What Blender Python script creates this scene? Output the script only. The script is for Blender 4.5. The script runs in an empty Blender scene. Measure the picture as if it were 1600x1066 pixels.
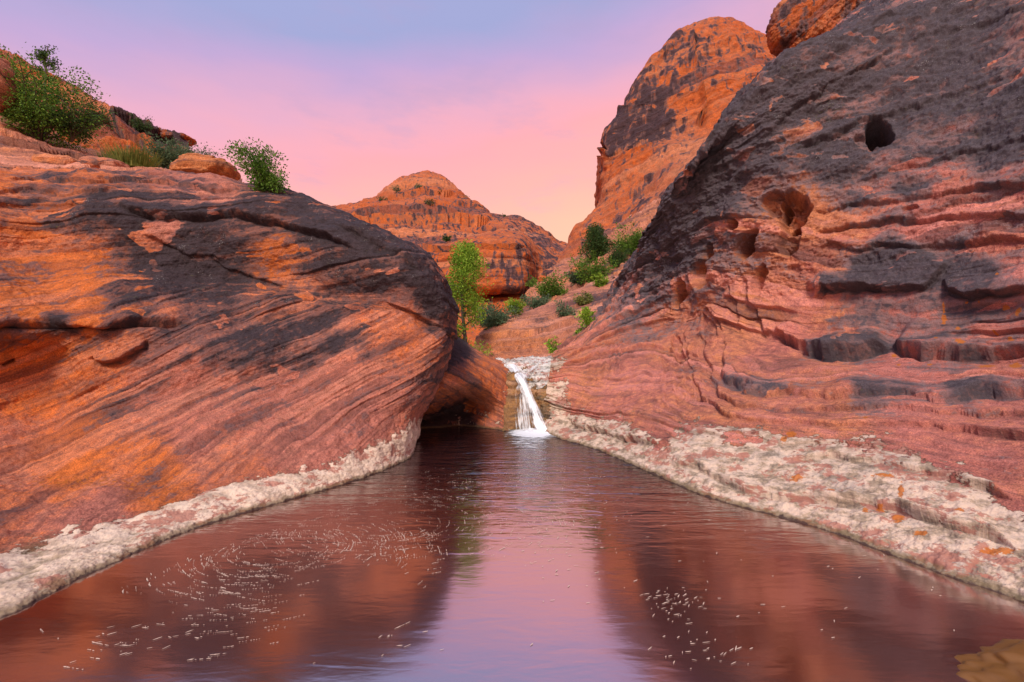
import bpy, math, random
import numpy as np
from mathutils import Vector
rad = math.radians
SC = bpy.context.scene
# ------------------------------------------------------------------ camera
CAMZ, FPX, HOR = 1.5, 711.0, 560.0          # eye height, focal length and horizon in photo pixels
cd = bpy.data.cameras.new('camera'); cam = bpy.data.objects.new('camera', cd)
SC.collection.objects.link(cam); SC.camera = cam
cam.location = (0, 0, CAMZ); cam.rotation_euler = (rad(90), 0, 0)
cd.sensor_width = 36; cd.lens = 36 * FPX / 1600; cd.shift_y = (HOR - 533) / 1600
cd.clip_start = 0.05; cd.clip_end = 3000
# ------------------------------------------------------------------ sky
SUN_EL, SUN_AZ = 44, -168                    # azimuth from +Y, clockwise; the sun stands behind the camera, a little left
w = bpy.data.worlds.new('World'); SC.world = w; w.use_nodes = True
nt = w.node_tree; nt.nodes.clear()
def N(nt, t, **k):
    n = nt.nodes.new(t)
    for a, b in k.items():
        if a in ('operation', 'blend_type', 'data_type', 'noise_dimensions', 'feature', 'sky_type', 'attribute_name', 'interpolation_type', 'noise_type', 'clamp', 'distance'):
            setattr(n, a, b)
    return n
out = N(nt, 'ShaderNodeOutputWorld'); bg = N(nt, 'ShaderNodeBackground'); nt.links.new(bg.outputs[0], out.inputs[0])
tc = N(nt, 'ShaderNodeTexCoord')
vn = N(nt, 'ShaderNodeVectorMath', operation='NORMALIZE'); nt.links.new(tc.outputs['Generated'], vn.inputs[0])
dt = N(nt, 'ShaderNodeVectorMath', operation='DOT_PRODUCT'); nt.links.new(vn.outputs[0], dt.inputs[0])
ax = Vector((-0.16, -0.0, 1.0)).normalized(); dt.inputs[1].default_value = ax
mp = N(nt, 'ShaderNodeMapping'); nt.links.new(vn.outputs[0], mp.inputs[0]); mp.inputs['Scale'].default_value = (1.4, 1.4, 4.5)
cn = N(nt, 'ShaderNodeTexNoise'); nt.links.new(mp.outputs[0], cn.inputs['Vector']); cn.inputs['Scale'].default_value = 1.6; cn.inputs['Detail'].default_value = 4
ma = N(nt, 'ShaderNodeMath', operation='MULTIPLY_ADD'); nt.links.new(cn.outputs[0], ma.inputs[0]); ma.inputs[1].default_value = 0.16
nt.links.new(dt.outputs['Value'], ma.inputs[2])
cr = N(nt, 'ShaderNodeValToRGB'); nt.links.new(ma.outputs[0], cr.inputs[0])
SKYR = [(0.05, (0.90, 0.52, 0.28)), (0.33, (1.0, 0.55, 0.35)), (0.42, (1.0, 0.46, 0.38)), (0.50, (0.98, 0.40, 0.42)), (0.56, (0.80, 0.40, 0.53)),
        (0.63, (0.53, 0.37, 0.62)), (0.69, (0.35, 0.37, 0.63)), (1.0, (0.34, 0.42, 0.70))]
el = cr.color_ramp.elements
el[0].position = SKYR[0][0]; el[0].color = (*SKYR[0][1], 1); el[1].position = SKYR[-1][0]; el[1].color = (*SKYR[-1][1], 1)
for p, c in SKYR[1:-1]:
    e = el.new(p); e.color = (*c, 1)
c2 = N(nt, 'ShaderNodeTexNoise'); nt.links.new(mp.outputs[0], c2.inputs['Vector']); c2.inputs['Scale'].default_value = 2.6; c2.inputs['Detail'].default_value = 6; c2.inputs['Roughness'].default_value = .6
c3 = N(nt, 'ShaderNodeMapRange', interpolation_type='SMOOTHSTEP'); nt.links.new(c2.outputs[0], c3.inputs[0]); c3.inputs[1].default_value = .50; c3.inputs[2].default_value = .72; c3.inputs[4].default_value = .38
cm = N(nt, 'ShaderNodeMix', data_type='RGBA'); nt.links.new(c3.outputs[0], cm.inputs[0]); nt.links.new(cr.outputs[0], cm.inputs[6]); cm.inputs[7].default_value = (.44, .34, .56, 1)
st = N(nt, 'ShaderNodeTexSky', sky_type='NISHITA'); st.sun_disc = False; st.sun_elevation = rad(SUN_EL); st.sun_rotation = rad(SUN_AZ)
sm = N(nt, 'ShaderNodeVectorMath', operation='SCALE'); nt.links.new(st.outputs[0], sm.inputs[0]); sm.inputs['Scale'].default_value = 0.10
mx = N(nt, 'ShaderNodeMix', data_type='RGBA'); mx.inputs[0].default_value = 0.90
nt.links.new(sm.outputs[0], mx.inputs[6]); nt.links.new(cm.outputs[2], mx.inputs[7])
nt.links.new(mx.outputs[2], bg.inputs[0]); bg.inputs[1].default_value = 1.0
# ------------------------------------------------------------------ sun
sd = bpy.data.lights.new('sun', 'SUN'); sun = bpy.data.objects.new('sun', sd); SC.collection.objects.link(sun)
sd.energy = 2.7; sd.angle = rad(14); sd.color = (1.0, 0.90, 0.79)
a = rad(SUN_AZ); e_ = rad(SUN_EL)
sdir = Vector((math.sin(a) * math.cos(e_), math.cos(a) * math.cos(e_), math.sin(e_)))
sun.rotation_euler = sdir.to_track_quat('Z', 'Y').to_euler()
vs = SC.view_settings; vs.view_transform = 'Standard'; vs.look = 'None'; vs.gamma = 1; vs.exposure = 0.25; vs.use_curve_mapping = False

# ------------------------------------------------------------------ helpers
def P(px, py, Y): return np.array([(px - 800) / FPX * Y, Y, CAMZ - (py - HOR) / FPX * Y])
def S(px, py): return P(px, py, CAMZ * FPX / (py - HOR))                # a point on the water line
def Wd(x, y, z): return np.array([x, y, z], float)
def pix(p):
    Y = np.maximum(p[..., 1], 0.3).astype(np.float32)
    return 800 + FPX * p[..., 0] / Y, HOR - FPX * (p[..., 2] - CAMZ) / Y
_r = np.random.RandomState(7); PERM = np.concatenate([_r.permutation(256)] * 3).astype(np.int32)
GR = _r.normal(size=(256, 3)).astype(np.float32); GR /= np.linalg.norm(GR, axis=1)[:, None]
def pn1(q):
    q = q.astype(np.float32); i = np.floor(q); f = q - i; i = i.astype(np.int64) & 255
    u = f * f * f * (f * (f * 6 - 15) + 10); r = 0
    for dx in (0, 1):
        wx = u[..., 0] if dx else 1 - u[..., 0]
        A = PERM[(i[..., 0] + dx) & 255]
        for dy in (0, 1):
            wy = wx * (u[..., 1] if dy else 1 - u[..., 1])
            B = PERM[A + ((i[..., 1] + dy) & 255)]
            for dz in (0, 1):
                wz = wy * (u[..., 2] if dz else 1 - u[..., 2])
                g = GR[PERM[B + ((i[..., 2] + dz) & 255)]]
                r = r + wz * (g[..., 0] * (f[..., 0] - dx) + g[..., 1] * (f[..., 1] - dy) + g[..., 2] * (f[..., 2] - dz))
    return r * 1.5
from concurrent.futures import ThreadPoolExecutor
POOL = ThreadPoolExecutor(4)
def pn(q):
    sh = q.shape[:-1]; f = np.ascontiguousarray(q, dtype=np.float32).reshape(-1, 3)
    if len(f) < 30000: return pn1(f).reshape(sh)
    return np.concatenate(list(POOL.map(pn1, np.array_split(f, max(4, len(f) // 20000))))).reshape(sh)
def fbm(q, o=4, g=0.5, seed=0):
    r = 0; a = 1; q = q + seed * 17.31
    for k in range(o):
        r = r + a * pn(q); q = q * 2.03 + 5.1; a *= g
    return r
def ss(x, a, b):
    t = np.clip((x - a) / (b - a), 0, 1); return t * t * (3 - 2 * t)
def crom(A, t):          # Catmull-Rom along axis 0
    n = len(A); i = np.clip(np.floor(t).astype(int), 0, n - 2); f = (t - i)[:, None, None]
    g = lambda k: A[np.clip(k, 0, n - 1)]
    p1, p2 = g(i), g(i + 1)
    p0 = np.where((i == 0)[:, None, None], 2 * p1 - p2, g(i - 1)); p3 = np.where((i == n - 2)[:, None, None], 2 * p2 - p1, g(i + 2))
    m1 = (p2 - p0) * .5 * .85; m2 = (p3 - p1) * .5 * .85
    return (2*f**3-3*f**2+1)*p1 + (f**3-2*f**2+f)*m1 + (-2*f**3+3*f**2)*p2 + (f**3-f**2)*m2
def tsamp(A, dens, mn=4, mx=260):     # samples per cell from its size in the picture
    x, y = pix(A); d = np.hypot(np.diff(x, axis=0), np.diff(y, axis=0)); d = np.where((np.abs(x[1:] - 800) > 1500), np.minimum(d, 120), d)
    n = np.clip(d.max(axis=1) * dens, mn, mx).astype(int)
    return np.concatenate([k + np.arange(m) / m for k, m in enumerate(n)] + [[len(A) - 1.0]])
def grid(rows, dens=0.65):
    A = np.array([[c for c in r] for r in rows]); tv = tsamp(A, dens); tu = tsamp(A.transpose(1, 0, 2), dens)
    G = crom(A, tv); G = crom(G.transpose(1, 0, 2), tu).transpose(1, 0, 2)
    V, U = np.meshgrid(tv, tu, indexing='ij')
    return G, V, U
def normals(G):
    du = np.gradient(G, axis=1); dv = np.gradient(G, axis=0); n = np.cross(du, dv); n /= np.linalg.norm(n, axis=2)[..., None] + 1e-9
    return n
def pdist(px, py, line):
    r = list(POOL.map(lambda ab: pdist1(ab[0], ab[1], line), zip(np.array_split(px.ravel(), 32), np.array_split(py.ravel(), 32))))
    return np.concatenate([a[0] for a in r]).reshape(px.shape), np.concatenate([a[1] for a in r]).reshape(px.shape)
def pdist1(px, py, line):  # signed distance to a polyline (positive above it in the picture)
    best = np.full(px.shape, 1e9); sg = np.ones(px.shape); tt = np.zeros(px.shape); L = 0; n = len(line) - 1
    for k in range(n):
        (x0, y0), (x1, y1) = line[k], line[k + 1]; dx, dy = x1 - x0, y1 - y0; l2 = dx * dx + dy * dy
        t = np.clip(((px - x0) * dx + (py - y0) * dy) / l2, 0, 1); qx = px - x0 - t * dx; qy = py - y0 - t * dy
        d = np.hypot(qx, qy); m = d < best; best = np.where(m, d, best)
        sg = np.where(m, np.where(dx * (py - y0) - dy * (px - x0) < 0, 1, -1), sg); tt = np.where(m, (k + t) / n, tt)
    return best * sg, tt
def idw(px, py, pts, p=3.2, soft=14):
    r = list(POOL.map(lambda ab: idw1(ab[0], ab[1], pts, p, soft), zip(np.array_split(px.ravel(), 32), np.array_split(py.ravel(), 32))))
    return np.concatenate(r).reshape(px.shape)
def idw1(px, py, pts, p=3.2, soft=14):
    num = 0; den = 0
    for x, y, v in pts:
        w_ = 1 / (((px - x) ** 2 + (py - y) ** 2 + soft ** 2) ** (p / 2)); num = num + w_ * v; den = den + w_
    return num / den
def mesh_np(name, V, F, mat, attrs=None, smooth=True, parent=None, matidx=None):
    me = bpy.data.meshes.new(name); V = np.asarray(V, np.float32).reshape(-1, 3); F = np.asarray(F, np.int32); k = F.shape[1]
    me.vertices.add(len(V)); me.vertices.foreach_set('co', V.ravel()); me.loops.add(F.size); me.polygons.add(len(F))
    me.loops.foreach_set('vertex_index', F.ravel()); me.polygons.foreach_set('loop_start', np.arange(len(F), dtype=np.int32) * k)
    me.polygons.foreach_set('use_smooth', np.full(len(F), smooth, dtype=bool)); me.update(calc_edges=True)
    for kx, v in (attrs or {}).items():
        v = np.asarray(v, np.float32)
        if v.size == len(V) * 3:
            at = me.attributes.new(kx, 'FLOAT_VECTOR', 'POINT'); at.data.foreach_set('vector', v.reshape(-1))
        else:
            at = me.attributes.new(kx, 'FLOAT', 'POINT'); at.data.foreach_set('value', v.ravel())
    if mat: me.materials.append(mat)
    o = bpy.data.objects.new(name, me); SC.collection.objects.link(o)
    if parent: o.parent = parent
    return o
def grid_faces(h, w_, flip=False):
    i = np.arange((h - 1) * (w_ - 1)); r = i // (w_ - 1); c = i % (w_ - 1); a = r * w_ + c
    F = np.stack([a, a + 1, a + w_ + 1, a + w_], 1)
    return F[:, ::-1] if flip else F
def grid_obj(name, G, mat, attrs=None):
    n = normals(G); c = n[n.shape[0] // 2, n.shape[1] // 2]; q = G[G.shape[0] // 2, G.shape[1] // 2] - np.array([0, 0, CAMZ])
    o = mesh_np(name, G, grid_faces(*G.shape[:2], flip=(c @ q) > 0), mat, attrs)
    return o
def tag(o, label=None, cat=None, group=None, kind=None):
    for k, v in (('label', label), ('category', cat), ('group', group), ('kind', kind)):
        if v: o[k] = v
    return o

# ------------------------------------------------------------------ materials
def mat_new(name):
    m = bpy.data.materials.new(name); m.use_nodes = True; t = m.node_tree; t.nodes.clear()
    o = N(t, 'ShaderNodeOutputMaterial'); b = N(t, 'ShaderNodeBsdfPrincipled'); t.links.new(b.outputs[0], o.inputs[0]); return m, t, b
class NB:
    def __init__(s, t): s.t = t
    def at(s, n): a = N(s.t, 'ShaderNodeAttribute', attribute_name=n); return a.outputs['Fac'] if n != 'sc' else a.outputs['Vector']
    def lk(s, v, i):
        if isinstance(v, (int, float)): i.default_value = v
        elif isinstance(v, tuple): i.default_value = v if len(i.default_value) == len(v) else (*v, 1)
        else: s.t.links.new(v, i)
    def m(s, op, a, b=0.0, c=0.0):
        n = N(s.t, 'ShaderNodeMath', operation=op); s.lk(a, n.inputs[0]); s.lk(b, n.inputs[1]); s.lk(c, n.inputs[2]); return n.outputs[0]
    def vm(s, v, sc):
        n = N(s.t, 'ShaderNodeVectorMath', operation='MULTIPLY'); s.lk(v, n.inputs[0]); n.inputs[1].default_value = sc; return n.outputs[0]
    def noise(s, v, scale, det=5, rough=0.55, dist=0.0):
        n = N(s.t, 'ShaderNodeTexNoise'); s.lk(v, n.inputs['Vector']); n.inputs['Scale'].default_value = scale; n.inputs['Detail'].default_value = det
        n.inputs['Roughness'].default_value = rough; n.inputs['Distortion'].default_value = dist; return n.outputs[0]
    def vor(s, v, scale, feature='F1'):
        n = N(s.t, 'ShaderNodeTexVoronoi', feature=feature); s.lk(v, n.inputs['Vector']); n.inputs['Scale'].default_value = scale; return n.outputs['Distance']
    def mr(s, v, a, b, c=0.0, d=1.0):
        n = N(s.t, 'ShaderNodeMapRange', interpolation_type='SMOOTHSTEP'); s.lk(v, n.inputs[0]); n.inputs[1].default_value = a; n.inputs[2].default_value = b
        n.inputs[3].default_value = c; n.inputs[4].default_value = d; return n.outputs[0]
    def mix(s, f, a, b, mode='MIX'):
        n = N(s.t, 'ShaderNodeMix', data_type='RGBA', blend_type=mode); s.lk(f, n.inputs[0]); s.lk(a, n.inputs[6]); s.lk(b, n.inputs[7]); return n.outputs[2]
def rock_mat(name, pink=(0.46, 0.165, 0.115), orange=(0.56, 0.17, 0.045), dark=(0.035, 0.026, 0.034), mid=(0.13, 0.078, 0.075),
             band=(0.22, 0.075, 0.055), fs=9.0, ds=1.0, bump=0.042, speck=True, seams=0.45, streak=False, bedc=0.75, mott=1.0, pale=None, al=0.9, cream=(0.66, 0.50, 0.37), tan=(0.36, 0.275, 0.19)):
    m, t, b = mat_new(name); nb = NB(t)
    pos = N(t, 'ShaderNodeNewGeometry').outputs['Position']; sc = nb.at('sc')
    big = nb.noise(pos, 0.9 * ds, 5); fine = nb.noise(pos, 9 * ds, 8, 0.65); grain = nb.noise(pos, 75 * ds, 6, 0.8)
    s1 = nb.noise(nb.vm(sc, (fs, al * ds, al * ds)), 1.0, 7, 0.62, 0.15)
    s2 = nb.noise(nb.vm(sc, (fs * 4.2, al * 3 * ds, al * 3 * ds)), 1.0, 5, 0.6, 0.2)
    hue = nb.m('ADD', nb.at('hue'), nb.m('MULTIPLY', nb.m('SUBTRACT', big, 0.5), 0.9))
    hue = nb.m('ADD', hue, nb.m('MULTIPLY', nb.m('SUBTRACT', fine, 0.5), 0.9))
    col = nb.mix(nb.mr(hue, 0.25, 0.8), pink, orange)
    col = nb.mix(nb.m('MULTIPLY', nb.mr(s1, 0.50, 0.68), seams), col, band)
    col = nb.mix(nb.m('MULTIPLY', nb.mr(s2, 0.52, 0.66), seams * 0.8), col, band)
    pale = pale or tuple(min(1, c * 1.35 + 0.05) for c in pink)
    col = nb.mix(nb.m('MULTIPLY', nb.mr(s1, 0.46, 0.30), 0.42), col, pale)
    bd = nb.m('ADD', nb.at('bed'), nb.m('MULTIPLY', nb.m('SUBTRACT', fine, .5), .8))
    col = nb.mix(nb.mr(bd, .60, .85, 0, bedc), col, band); col = nb.mix(nb.mr(bd, .40, .15, 0, bedc * .8), col, pale)
    flake = nb.mr(nb.noise(nb.vm(pos, (1, 1, 1.8)), 1.5 * ds, 3, .5, .6), .605, .625)
    # desert varnish: mask from the mesh, broken up by noise along the beds
    vf = nb.at('varn')
    vf = nb.m('MULTIPLY_ADD', vf, 1.3, -0.09); v = nb.m('ADD', vf, nb.m('MULTIPLY', nb.m('SUBTRACT', fine, 0.5), 1.15)); v = nb.m('ADD', v, nb.m('MULTIPLY', nb.m('SUBTRACT', s1, 0.5), 1.2)); v = nb.m('ADD', v, nb.m('MULTIPLY', nb.m('SUBTRACT', nb.at('bed'), 0.5), 0.30)); v = nb.m('ADD', v, nb.m('MULTIPLY', nb.m('SUBTRACT', grain, 0.5), 0.5))
    v = nb.m('ADD', v, nb.m('MULTIPLY', nb.m('SUBTRACT', big, 0.5), 0.9))
    v = nb.m('SUBTRACT', v, nb.m('MULTIPLY', flake, 0.42))
    if streak:
        vs_ = nb.noise(nb.vm(pos, (3.5 * ds, 3.5 * ds, 0.22 * ds)), 2.0, 5, 0.6)
        v = nb.m('ADD', v, nb.m('MULTIPLY', nb.m('SUBTRACT', vs_, 0.5), 3.0))
    col = nb.mix(nb.mr(v, 0.38, 0.54, 0, 0.85), col, mid)
    col = nb.mix(nb.mr(v, 0.58, 0.78, 0, 0.92), col, dark)
    g = nb.mr(grain, 0.36, 0.64, 0.62, 1.36); gc = N(t, 'ShaderNodeCombineColor'); [nb.lk(g, gc.inputs[i]) for i in range(3)]
    g = nb.m('MULTIPLY', g, nb.mr(fine, 0.32, 0.68, 0.72, 1.26)); [nb.lk(g, gc.inputs[i]) for i in range(3)]
    col = nb.mix(1.0, col, gc.outputs[0], 'MULTIPLY')
    pits = nb.m('MULTIPLY', nb.mr(nb.vor(nb.vm(pos, (1, 1, 1.9)), 30 * ds), 0.26, 0.10), nb.mr(nb.noise(pos, 2.3 * ds, 4, 0.7), 0.48, 0.62))
    col = nb.mix(nb.m('MULTIPLY', pits, 0.6), col, dark)
    if speck:   # grey-green and pale lichen crumbs on the varnish, rust-orange lichen spots
        d1 = nb.vor(pos, 38 * ds); k1 = nb.m('MULTIPLY', nb.mr(d1, 0.30, 0.16), nb.mr(nb.noise(pos, 3.1 * ds, 4, 0.7), 0.56, 0.70)); k1 = nb.m('MULTIPLY', k1, nb.mr(v, 0.45, 0.75))
        col = nb.mix(nb.m('MULTIPLY', k1, 0.8), col, (0.36, 0.35, 0.33))
        k2 = nb.m('MULTIPLY', nb.mr(nb.vor(nb.vm(pos, (1, 1, 1.7)), 21 * ds), 0.42, 0.22), nb.mr(nb.noise(pos, 1.7 * ds, 5, 0.75), 0.58, 0.70)); k2 = nb.m('MULTIPLY', k2, nb.mr(v, 0.45, 0.8))
        col = nb.mix(nb.m('MULTIPLY', k2, 0.55), col, (0.13, 0.13, 0.045))
    wz = nb.m('ADD', nb.at('white'), nb.m('MULTIPLY', nb.m('SUBTRACT', fine, 0.5), 1.0)); wz = nb.m('ADD', wz, nb.m('MULTIPLY', nb.m('SUBTRACT', s1, 0.5), 0.6)); wz = nb.m('ADD', wz, nb.m('MULTIPLY', nb.m('SUBTRACT', nb.noise(pos, 2.6, 4, .6), 0.5), 0.7))
    wf = nb.mr(wz, 0.48, 0.53, 0, 0.95)
    wn = nb.noise(nb.vm(pos, (1, 1, 2.2)), 5.5, 8, 0.72)
    wc = nb.mix(nb.mr(wn, 0.45, 0.58), cream, tan); wc = nb.mix(nb.mr(wn, 0.56, 0.66, 0, mott), wc, (0.12, 0.10, 0.08)); wc = nb.mix(nb.mr(nb.noise(nb.vm(pos, (1, 1, 2.5)), 1.7, 5, .65), .55, .64, 0, .7 * mott), wc, nb.mix(nb.mr(wn, .4, .6), (.36, .33, .29), (.14, .13, .11)))
    wc = nb.mix(nb.mr(nb.noise(pos, 42, 4, 0.75), 0.60, 0.70, 0, 0.75), wc, (0.09, 0.07, 0.05))
    wc = nb.mix(nb.mr(nb.noise(nb.vm(pos, (1, 1, 2.4)), 3.3, 6, 0.72), 0.53, 0.57, 0, 0.8), wc, (0.40, 0.15, 0.105))
    col = nb.mix(wf, col, wc)
    sz = N(t, 'ShaderNodeSeparateXYZ'); nb.lk(pos, sz.inputs[0])
    zz = nb.m('ADD', sz.outputs[2], nb.m('MULTIPLY', nb.m('SUBTRACT', fine, 0.5), 0.09))
    col = nb.mix(nb.m('MULTIPLY', nb.mr(zz, 0.055, 0.022, 0, 0.7), 1.0), col, (0.15, 0.105, 0.045))
    col = nb.mix(nb.mr(zz, 0.018, 0.002, 0, 0.85), col, (0.045, 0.022, 0.022))
    lf = nb.m('ADD', nb.at('lich'), nb.m('MULTIPLY', nb.m('SUBTRACT', nb.noise(pos, 26, 5, .7), 0.5), 1.5))
    col = nb.mix(nb.m('MULTIPLY', nb.at('seam'), nb.mr(fine, .3, .6, .35, 1.0)), col, dark)  # crease shade painted in the dark varnish colour along bed joints and ledges
    col = nb.mix(nb.mr(lf, 0.50, 0.60, 0, 0.9), col, nb.mix(grain, (0.36, 0.09, 0.012), (0.62, 0.20, 0.03)))
    nb.lk(col, b.inputs['Base Color']); b.inputs['Roughness'].default_value = 0.82; b.inputs['Specular IOR Level'].default_value = 0.25
    hw = nb.m('SUBTRACT', 1.0, nb.m('MULTIPLY', wf, 0.72))
    h = nb.m('ADD', nb.m('MULTIPLY', s1, 0.7), nb.m('MULTIPLY', s2, 0.35)); h = nb.m('ADD', h, nb.m('MULTIPLY', fine, 1.0)); h = nb.m('MULTIPLY', nb.m('ADD', h, nb.m('MULTIPLY', grain, 0.2)), hw)
    bp = N(t, 'ShaderNodeBump'); bp.inputs['Strength'].default_value = 0.9; bp.inputs['Distance'].default_value = bump; nb.lk(h, bp.inputs['Height']); nb.lk(bp.outputs[0], b.inputs['Normal'])
    return m
M_LEFT = rock_mat('sandstone_left', pink=(0.45, 0.160, 0.112), orange=(0.58, 0.150, 0.032), band=(.13, .048, .040), dark=(.034, .027, .033), mid=(.15,.078,.072), pale=(.60,.24,.15), fs=7, seams=.6, al=.7, mott=.25, bedc=.5, tan=(.58,.44,.32), cream=(.78,.61,.46))
M_RIGHT = rock_mat('sandstone_right', pink=(0.50, 0.165, 0.125), orange=(0.52, 0.19, 0.085), mott=.65, cream=(.68,.52,.395), dark=(0.066, 0.055, 0.064), mid=(0.215, 0.135, 0.132), band=(0.115, 0.055, 0.055), fs=8, seams=.6)
M_MIDR = rock_mat('sandstone_mid', pink=(0.50, 0.19, 0.115), orange=(0.56, 0.20, 0.07), fs=7, ds=0.5, band=(.16,.065,.05), bump=0.08, seams=.75, speck=False)
M_FAR = rock_mat('sandstone_far', pink=(0.46, 0.140, 0.060), orange=(0.50, 0.112, 0.022), pale=(.55,.21,.10), dark=(0.055, 0.03, 0.035), fs=1.3, ds=0.22, bump=0.26, speck=False, streak=True, seams=0.5)

def attrs(G, strat, varn=0, hue=0.4, white=0, lich=0, seam=0, bed=.5):
    f = lambda v: np.broadcast_to(v, G.shape[:2]).astype(np.float32)
    x, y, z = G[..., 0], G[..., 1], G[..., 2]
    return dict(sc=np.stack([f(strat), x + 0.3 * z, y + 0.2 * z], -1), varn=f(varn), hue=f(hue), white=f(white), lich=f(lich), seam=f(seam), bed=f(bed))
def beds(strat, G, fr, seed=0, sharp=2.0, along=0.25):   # stepped bedding relief, -1..1
    q = np.stack([strat * fr, G[..., 0] * along, G[..., 1] * along], -1)
    a_ = pn(q + seed * 9.7); b_ = pn(q * 2.3 + 31 + seed); return np.tanh(a_ * sharp * 1.6) * 0.65 + np.tanh(b_ * sharp) * 0.35

def strata(s, G, seed, t0, t1, sw, warp=.05, wf=.6, fade=.55):
    rg = np.random.RandomState(seed); s = s + warp * fbm(G * wf, 4, seed=seed); b = s.min() - 1 + np.cumsum(np.exp(rg.uniform(np.log(t0), np.log(t1), int((s.max() - s.min() + 3) / t0) + 5)))
    k = np.clip(np.searchsorted(b, s.ravel()).reshape(s.shape) - 1, 0, len(b) - 2); th = b[k + 1] - b[k]; t = (s - b[k]) / th; pr = rg.uniform(.15, 1, len(b))[k] ** 1.5; cl = rg.uniform(0, 1, len(b))[k]
    a = np.clip(fade + 1.1 * fbm(np.stack([G[..., 0] * .5 / (t1 * 3), G[..., 1] * .5 / (t1 * 3), s / t1 * .5], -1), 3, seed=seed + 3), 0, 1)
    prof = pr * ss(t, 0, .18) * (1 - .8 * t) * np.minimum(1, th / (t0 * 2.5)); seam = np.exp(-(np.minimum(t, 1.15 - t) * th / sw) ** 2) * pr ** .5  # second mask: painted crease darkening at the bed joints
    return prof * a, seam * a, .5 + (cl - .5) * np.minimum(1, .3 + a)
# ------------------------------------------------------------------ right canyon wall
sh_r = [(845, 674), (875, 686), (930, 702), (1000, 732), (1100, 775), (1200, 803), (1300, 832), (1400, 870), (1500, 907), (1600, 942)]
R0 = [S(*p) for p in sh_r] + [Wd(3.35, 1.4, 0), Wd(3.6, -3, 0)]
def Rr(l, w1, w2): return [P(*p) for p in l] + [Wd(*w1), Wd(*w2)]
RR = [[p + np.array([-0.25, -0.15, -0.6]) for p in R0], R0,
 Rr([(853,650,9.6),(883,662,9.0),(935,675,8.0),(1000,700,6.7),(1100,722,5.5),(1200,745,4.9),(1300,768,4.35),(1400,795,3.85),(1500,828,3.4),(1600,868,3.05)], (3.6,1.4,.25), (3.9,-3,.25)),
 Rr([(855,625,9.75),(888,638,9.3),(938,648,8.4),(1005,660,7.3),(1095,668,6.3),(1190,678,5.6),(1300,692,5.0),(1400,712,4.45),(1500,742,3.95),(1600,775,3.5)], (4.1,1.5,.55), (4.4,-3,.55)),
 Rr([(857,602,9.9),(893,604,9.7),(947,604,9.1),(1012,608,8.3),(1075,615,7.5),(1140,622,6.6),(1250,640,5.8),(1350,645,5.25),(1460,648,4.75),(1600,652,4.15)], (4.7,1.6,1.0), (5.1,-3,1.0)),
 Rr([(860,578,10.1),(900,568,10.2),(952,562,10.1),(1012,556,9.6),(1068,558,8.9),(1128,575,7.8),(1200,590,6.9),(1290,592,6.3),(1420,592,5.6),(1600,588,4.85)], (5.3,1.7,1.5), (5.8,-3,1.5)),
 Rr([(863,562,10.6),(906,545,10.9),(958,528,11.2),(1018,510,10.8),(1070,500,10.0),(1125,505,8.9),(1200,525,7.9),(1290,530,7.1),(1420,525,6.2),(1600,520,5.25)], (5.7,1.9,2.0), (6.3,-3,2.0)),
 Rr([(868,553,11.1),(914,525,11.7),(964,488,12.1),(1022,450,11.6),(1068,430,10.8),(1122,425,9.8),(1200,440,8.7),(1295,448,7.8),(1420,440,6.7),(1600,425,5.6)], (6.2,2.1,2.8), (6.8,-3,2.8)),
 Rr([(872,548,11.5),(920,515,12.2),(966,465,12.9),(1020,415,12.4),(1064,375,11.7),(1120,355,10.7),(1200,360,9.4),(1300,362,8.4),(1420,350,7.3),(1600,325,6.1)], (6.8,2.4,3.7), (7.4,-3,3.7)),
 Rr([(875,546,11.8),(923,511,12.5),(966,455,13.4),(1014,392,13.1),(1054,338,12.6),(1112,295,11.7),(1205,280,10.3),(1305,268,9.2),(1425,250,8.0),(1600,215,6.8)], (7.7,2.8,5.0), (8.3,-3,5.0)),
 Rr([(878,544,12.1),(925,509,12.8),(962,452,13.8),(1003,385,13.8),(1040,322,13.6),(1100,240,12.9),(1190,195,11.6),(1300,165,10.4),(1430,135,9.0),(1610,85,7.7)], (8.8,3.2,6.8), (9.6,-3,6.8)),
 Rr([(880,543,12.4),(926,508,13.1),(960,450,14.1),(992,400,14.4),(1024,352,14.6),(1068,280,14.4),(1140,182,13.6),(1245,80,12.4),(1400,20,10.8),(1600,-60,9.2)], (10.4,3.8,9), (11.4,-3,9)),
 Rr([(884,546,13.4),(932,512,14.1),(962,456,15.1),(994,404,15.4),(1027,355,15.8),(1074,276,16.0),(1134,190,16.0),(1204,97,15.8),(1297,-6,15.4),(1460,-160,14.0)], (12.5,5.5,11.5), (13.5,-3,11.5)),
 Rr([(890,556,15),(940,525,16),(972,480,17.5),(1010,432,18),(1050,385,18.5),(1100,312,19),(1165,220,19.5),(1238,128,20),(1335,20,20),(1520,-120,19)], (16,8,11.5), (18,-3,11.5))]
for r in range(7, 12):
    for c in range(10):
        p = RR[r][c]; x_, y_ = pix(p); f = 1 - ss(x_, 965, 1060) * .36 * (r - 6) / 5 * (1 - .45 * ss(x_, 1150, 1500)); RR[r][c] = P(x_, y_, p[1] * f)
for c in range(10): RR[12][c] = RR[11][c] + (RR[12][c] - P(*pix(RR[12][c]), RR[12][c][1] - 1)) + np.array([.25, .9, .1])
G, V, U = grid(RR, 0.72)
px, py = pix(G); inF = (U < 9.6) * 1.0
n = normals(G); n *= -np.sign((n * (G - np.array([0, 0, CAMZ]))).sum(-1).mean())
strat = V * 0.42 + 0.06 * fbm(G * 0.9, 3, seed=3)
sz = np.clip(G[..., 1] / 6, 0.6, 2.2)
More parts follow.
